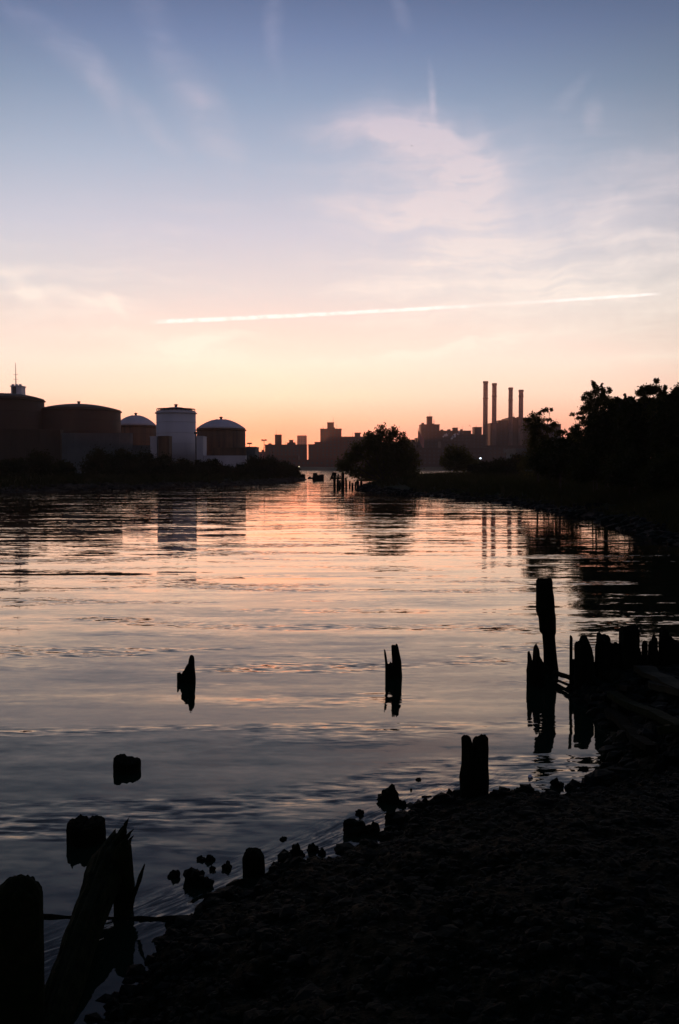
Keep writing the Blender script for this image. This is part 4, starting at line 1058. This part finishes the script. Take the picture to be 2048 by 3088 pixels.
bp('tall bulkhead pile with a finger of wood standing on its left shoulder', 1985, 2048, [(1983, 1940), (1986, 1927), (1990, 1924), (1991, 1886), (1996, 1884), (2001, 1886), (2008, 1920), (2020, 1918), (2028, 1926), (2036, 1930), (2045, 1940), (2050, 1955)], seed=28, bulge=.03, jit=.15)
bp('bulkhead pile just outside the right edge', 2056, 2110, [(2054, 1940), (2070, 1925), (2090, 1920), (2112, 1935)], seed=29)
# lower rotten wall timbers filling between the piles
for k, (x0, x1, yt, lab) in enumerate([(1722, 1800, 1990, 'first low plank wall section behind the left bulkhead piles'), (1800, 1900, 1996, 'second low plank wall section below the square pile'), (1900, 2070, 1992, 'last low plank wall section at the right end')]):
    a_ = atd(x0, yt, 11.95); b2_ = atd(x1, yt, 11.95)
    root = empty('sheet_wall', (a_.x, 11.95, -.3), lab, 'plank wall', 'plank wall of the bulkhead'); w = b2_.x - a_.x; n_ = max(3, int(w / .11)); rr = random.Random(50 + k)
    for i in range(n_):
        x = w * i / n_; hh = a_.z + .3 + rr.uniform(-.05, .05)
        MB().box(x + .004, x + w / n_ - .004, rr.uniform(0, .02), rr.uniform(.05, .07), 0, hh).build('plank', M['wood'], root)
# tie beams between the tall pile and the bulkhead
tt = lambda x, y, Y: atd(x, y, Y)
log('tie_beam', 'upper short tie beam from the tallest pile to the bulkhead', 'beam', tt(1672, 2028, 12.3), tt(1740, 2050, 11.7), .035, .035, 5, M['wood'], n=8, L=10, bulge=.2, group='tie beams at the bulkhead')
log('tie_beam', 'lower thin tie beam sloping to the bulkhead', 'beam', tt(1672, 2048, 12.2), tt(1740, 2076, 11.6), .018, .022, 6, M['wood'], n=8, L=10, bulge=.2, group='tie beams at the bulkhead')

# collapsed deck timbers lying on the heap
def ontop(px, py, z0=.4):
    c = at(px, py, z0)
    for _ in range(12): c = at(px, py, zg(c.x, c.y) + .06)
    return c
DG = 'collapsed timbers on the heap'
for k, (x0, y0, x1, y1, w, m_, lab) in enumerate([
    (1832, 2000, 2080, 2100, .05, M['wood_moss'], 'upper collapsed timber sloping down to the right edge'),
    (1930, 2020, 2090, 2112, .11, M['wood_pale'], 'palest broad plank near the right edge of the heap'),
    (1960, 2072, 2080, 2112, .06, M['wood_pale'], 'short pale plank under the broad one'),
    (1840, 2100, 2070, 2230, .07, M['wood_moss'], 'long dark timber across the middle of the heap'),
    (1850, 2222, 1975, 2292, .035, M['wood_pale'], 'thin pale batten low on the heap'),
    (1835, 2150, 1960, 2300, .06, M['wood'], 'dark timber running down towards the beach'),
    (1990, 2210, 2070, 2240, .05, M['wood_moss'], 'short timber end at the right edge'),
    (1760, 2060, 1900, 2120, .05, M['wood'], 'dark timber lying behind the left bulkhead piles')]):
    a_, b2_ = ontop(x0, y0), ontop(x1, y1); a_.z += .03; b2_.z += .03 + .02 * k
    d = b2_ - a_; Ln = d.length; X = d.normalized(); Yv = Vector((0, 0, 1)).cross(X).normalized(); Z = X.cross(Yv)
    Mx = Matrix((X, Yv, Z)).transposed().to_4x4()
    mb = MB(); n = 8; rr = random.Random(70 + k); vs = []; fs = []
    for i in range(n + 1):
        t = i / n; wv_ = w * (1 + rr.uniform(-.12, .12)) * (1 if 0 < i < n else .7); th = .035 * (1 + rr.uniform(-.2, .2)); o_ = rr.uniform(-.01, .01)
        for (yy, zz) in ((-wv_, -th), (wv_, -th), (wv_, th), (-wv_, th)): vs.append(Mx @ Vector((t * Ln, yy + o_, zz + o_)))
    for i in range(n):
        for q_ in range(4): fs.append((i * 4 + q_, i * 4 + (q_ + 1) % 4, (i + 1) * 4 + (q_ + 1) % 4, (i + 1) * 4 + q_))
    fs += [(3, 2, 1, 0), tuple(n * 4 + q_ for q_ in range(4))]
    mb.add(vs, fs); tag(mb.build('collapsed_timber', m_, None, a_), lab, 'timber', DG)

# ------------------------------------------------------------------ birds
def bird(px, py, Y, span, lab, tilt):
    p = atd(px, py, Y); root = empty('bird', p, lab, 'bird', 'birds in the evening sky', 0.4)
    root.rotation_euler = (0, tilt, .5)
    MB().tube([(0, -span * .25, 0), (0, -.1 * span, .01), (0, .12 * span, 0), (0, .28 * span, -.01)], [.02 * span, .065 * span, .06 * span, .015 * span], 8).build('body', M['bird'], root, smooth=True)
    for s_ in (-1, 1):
        mb = MB(); pts = [(0, .12, -.02, .02), (.22, .10, .10, .02), (.5, .0, .02, .0)]
        vs = []
        for (x, yf, z, yb2) in [(0, .10, .0, -.10), (.24, .13, .12, -.06), (.5, .0, .03, -.06)]:
            vs += [(s_ * x * span, yf * span, z * span + .012 * span), (s_ * x * span, yb2 * span, z * span + .012 * span), (s_ * x * span, yb2 * span, z * span - .004 * span), (s_ * x * span, yf * span, z * span - .004 * span)]
        fs = []
        for i in range(2):
            for q_ in range(4): fs.append((i * 4 + q_, i * 4 + (q_ + 1) % 4, (i + 1) * 4 + (q_ + 1) % 4, (i + 1) * 4 + q_))
        fs += [(0, 1, 2, 3), (8, 9, 10, 11)]
        mb.add(vs, fs).build('wing', M['bird'], root)
bird(1417, 1284, 260, .9, 'bird flying low over the flat-roofed block left of the smokestacks', .7)
bird(1242, 440, 200, .55, 'tiny bird high in the sky in the large wispy cloud', .2)

# ------------------------------------------------------------------ evening haze
HZ = True
if HZ:
    hm = bpy.data.materials.new('haze'); hm.use_nodes = True; hn = hm.node_tree; hn.nodes.clear()
    pv = hn.nodes.new('ShaderNodeVolumePrincipled'); pv.inputs['Color'].default_value = (.95, .72, .68, 1); pv.inputs['Density'].default_value = .00012; pv.inputs['Anisotropy'].default_value = .7
    ou = hn.nodes.new('ShaderNodeOutputMaterial'); hn.links.new(pv.outputs[0], ou.inputs['Volume'])
    mb = MB().box(-3700, 3700, -3700, 3700, -4.5, 112)
    tag(mb.build('haze', hm), 'thin evening haze over the river', 'haze', kind='stuff')
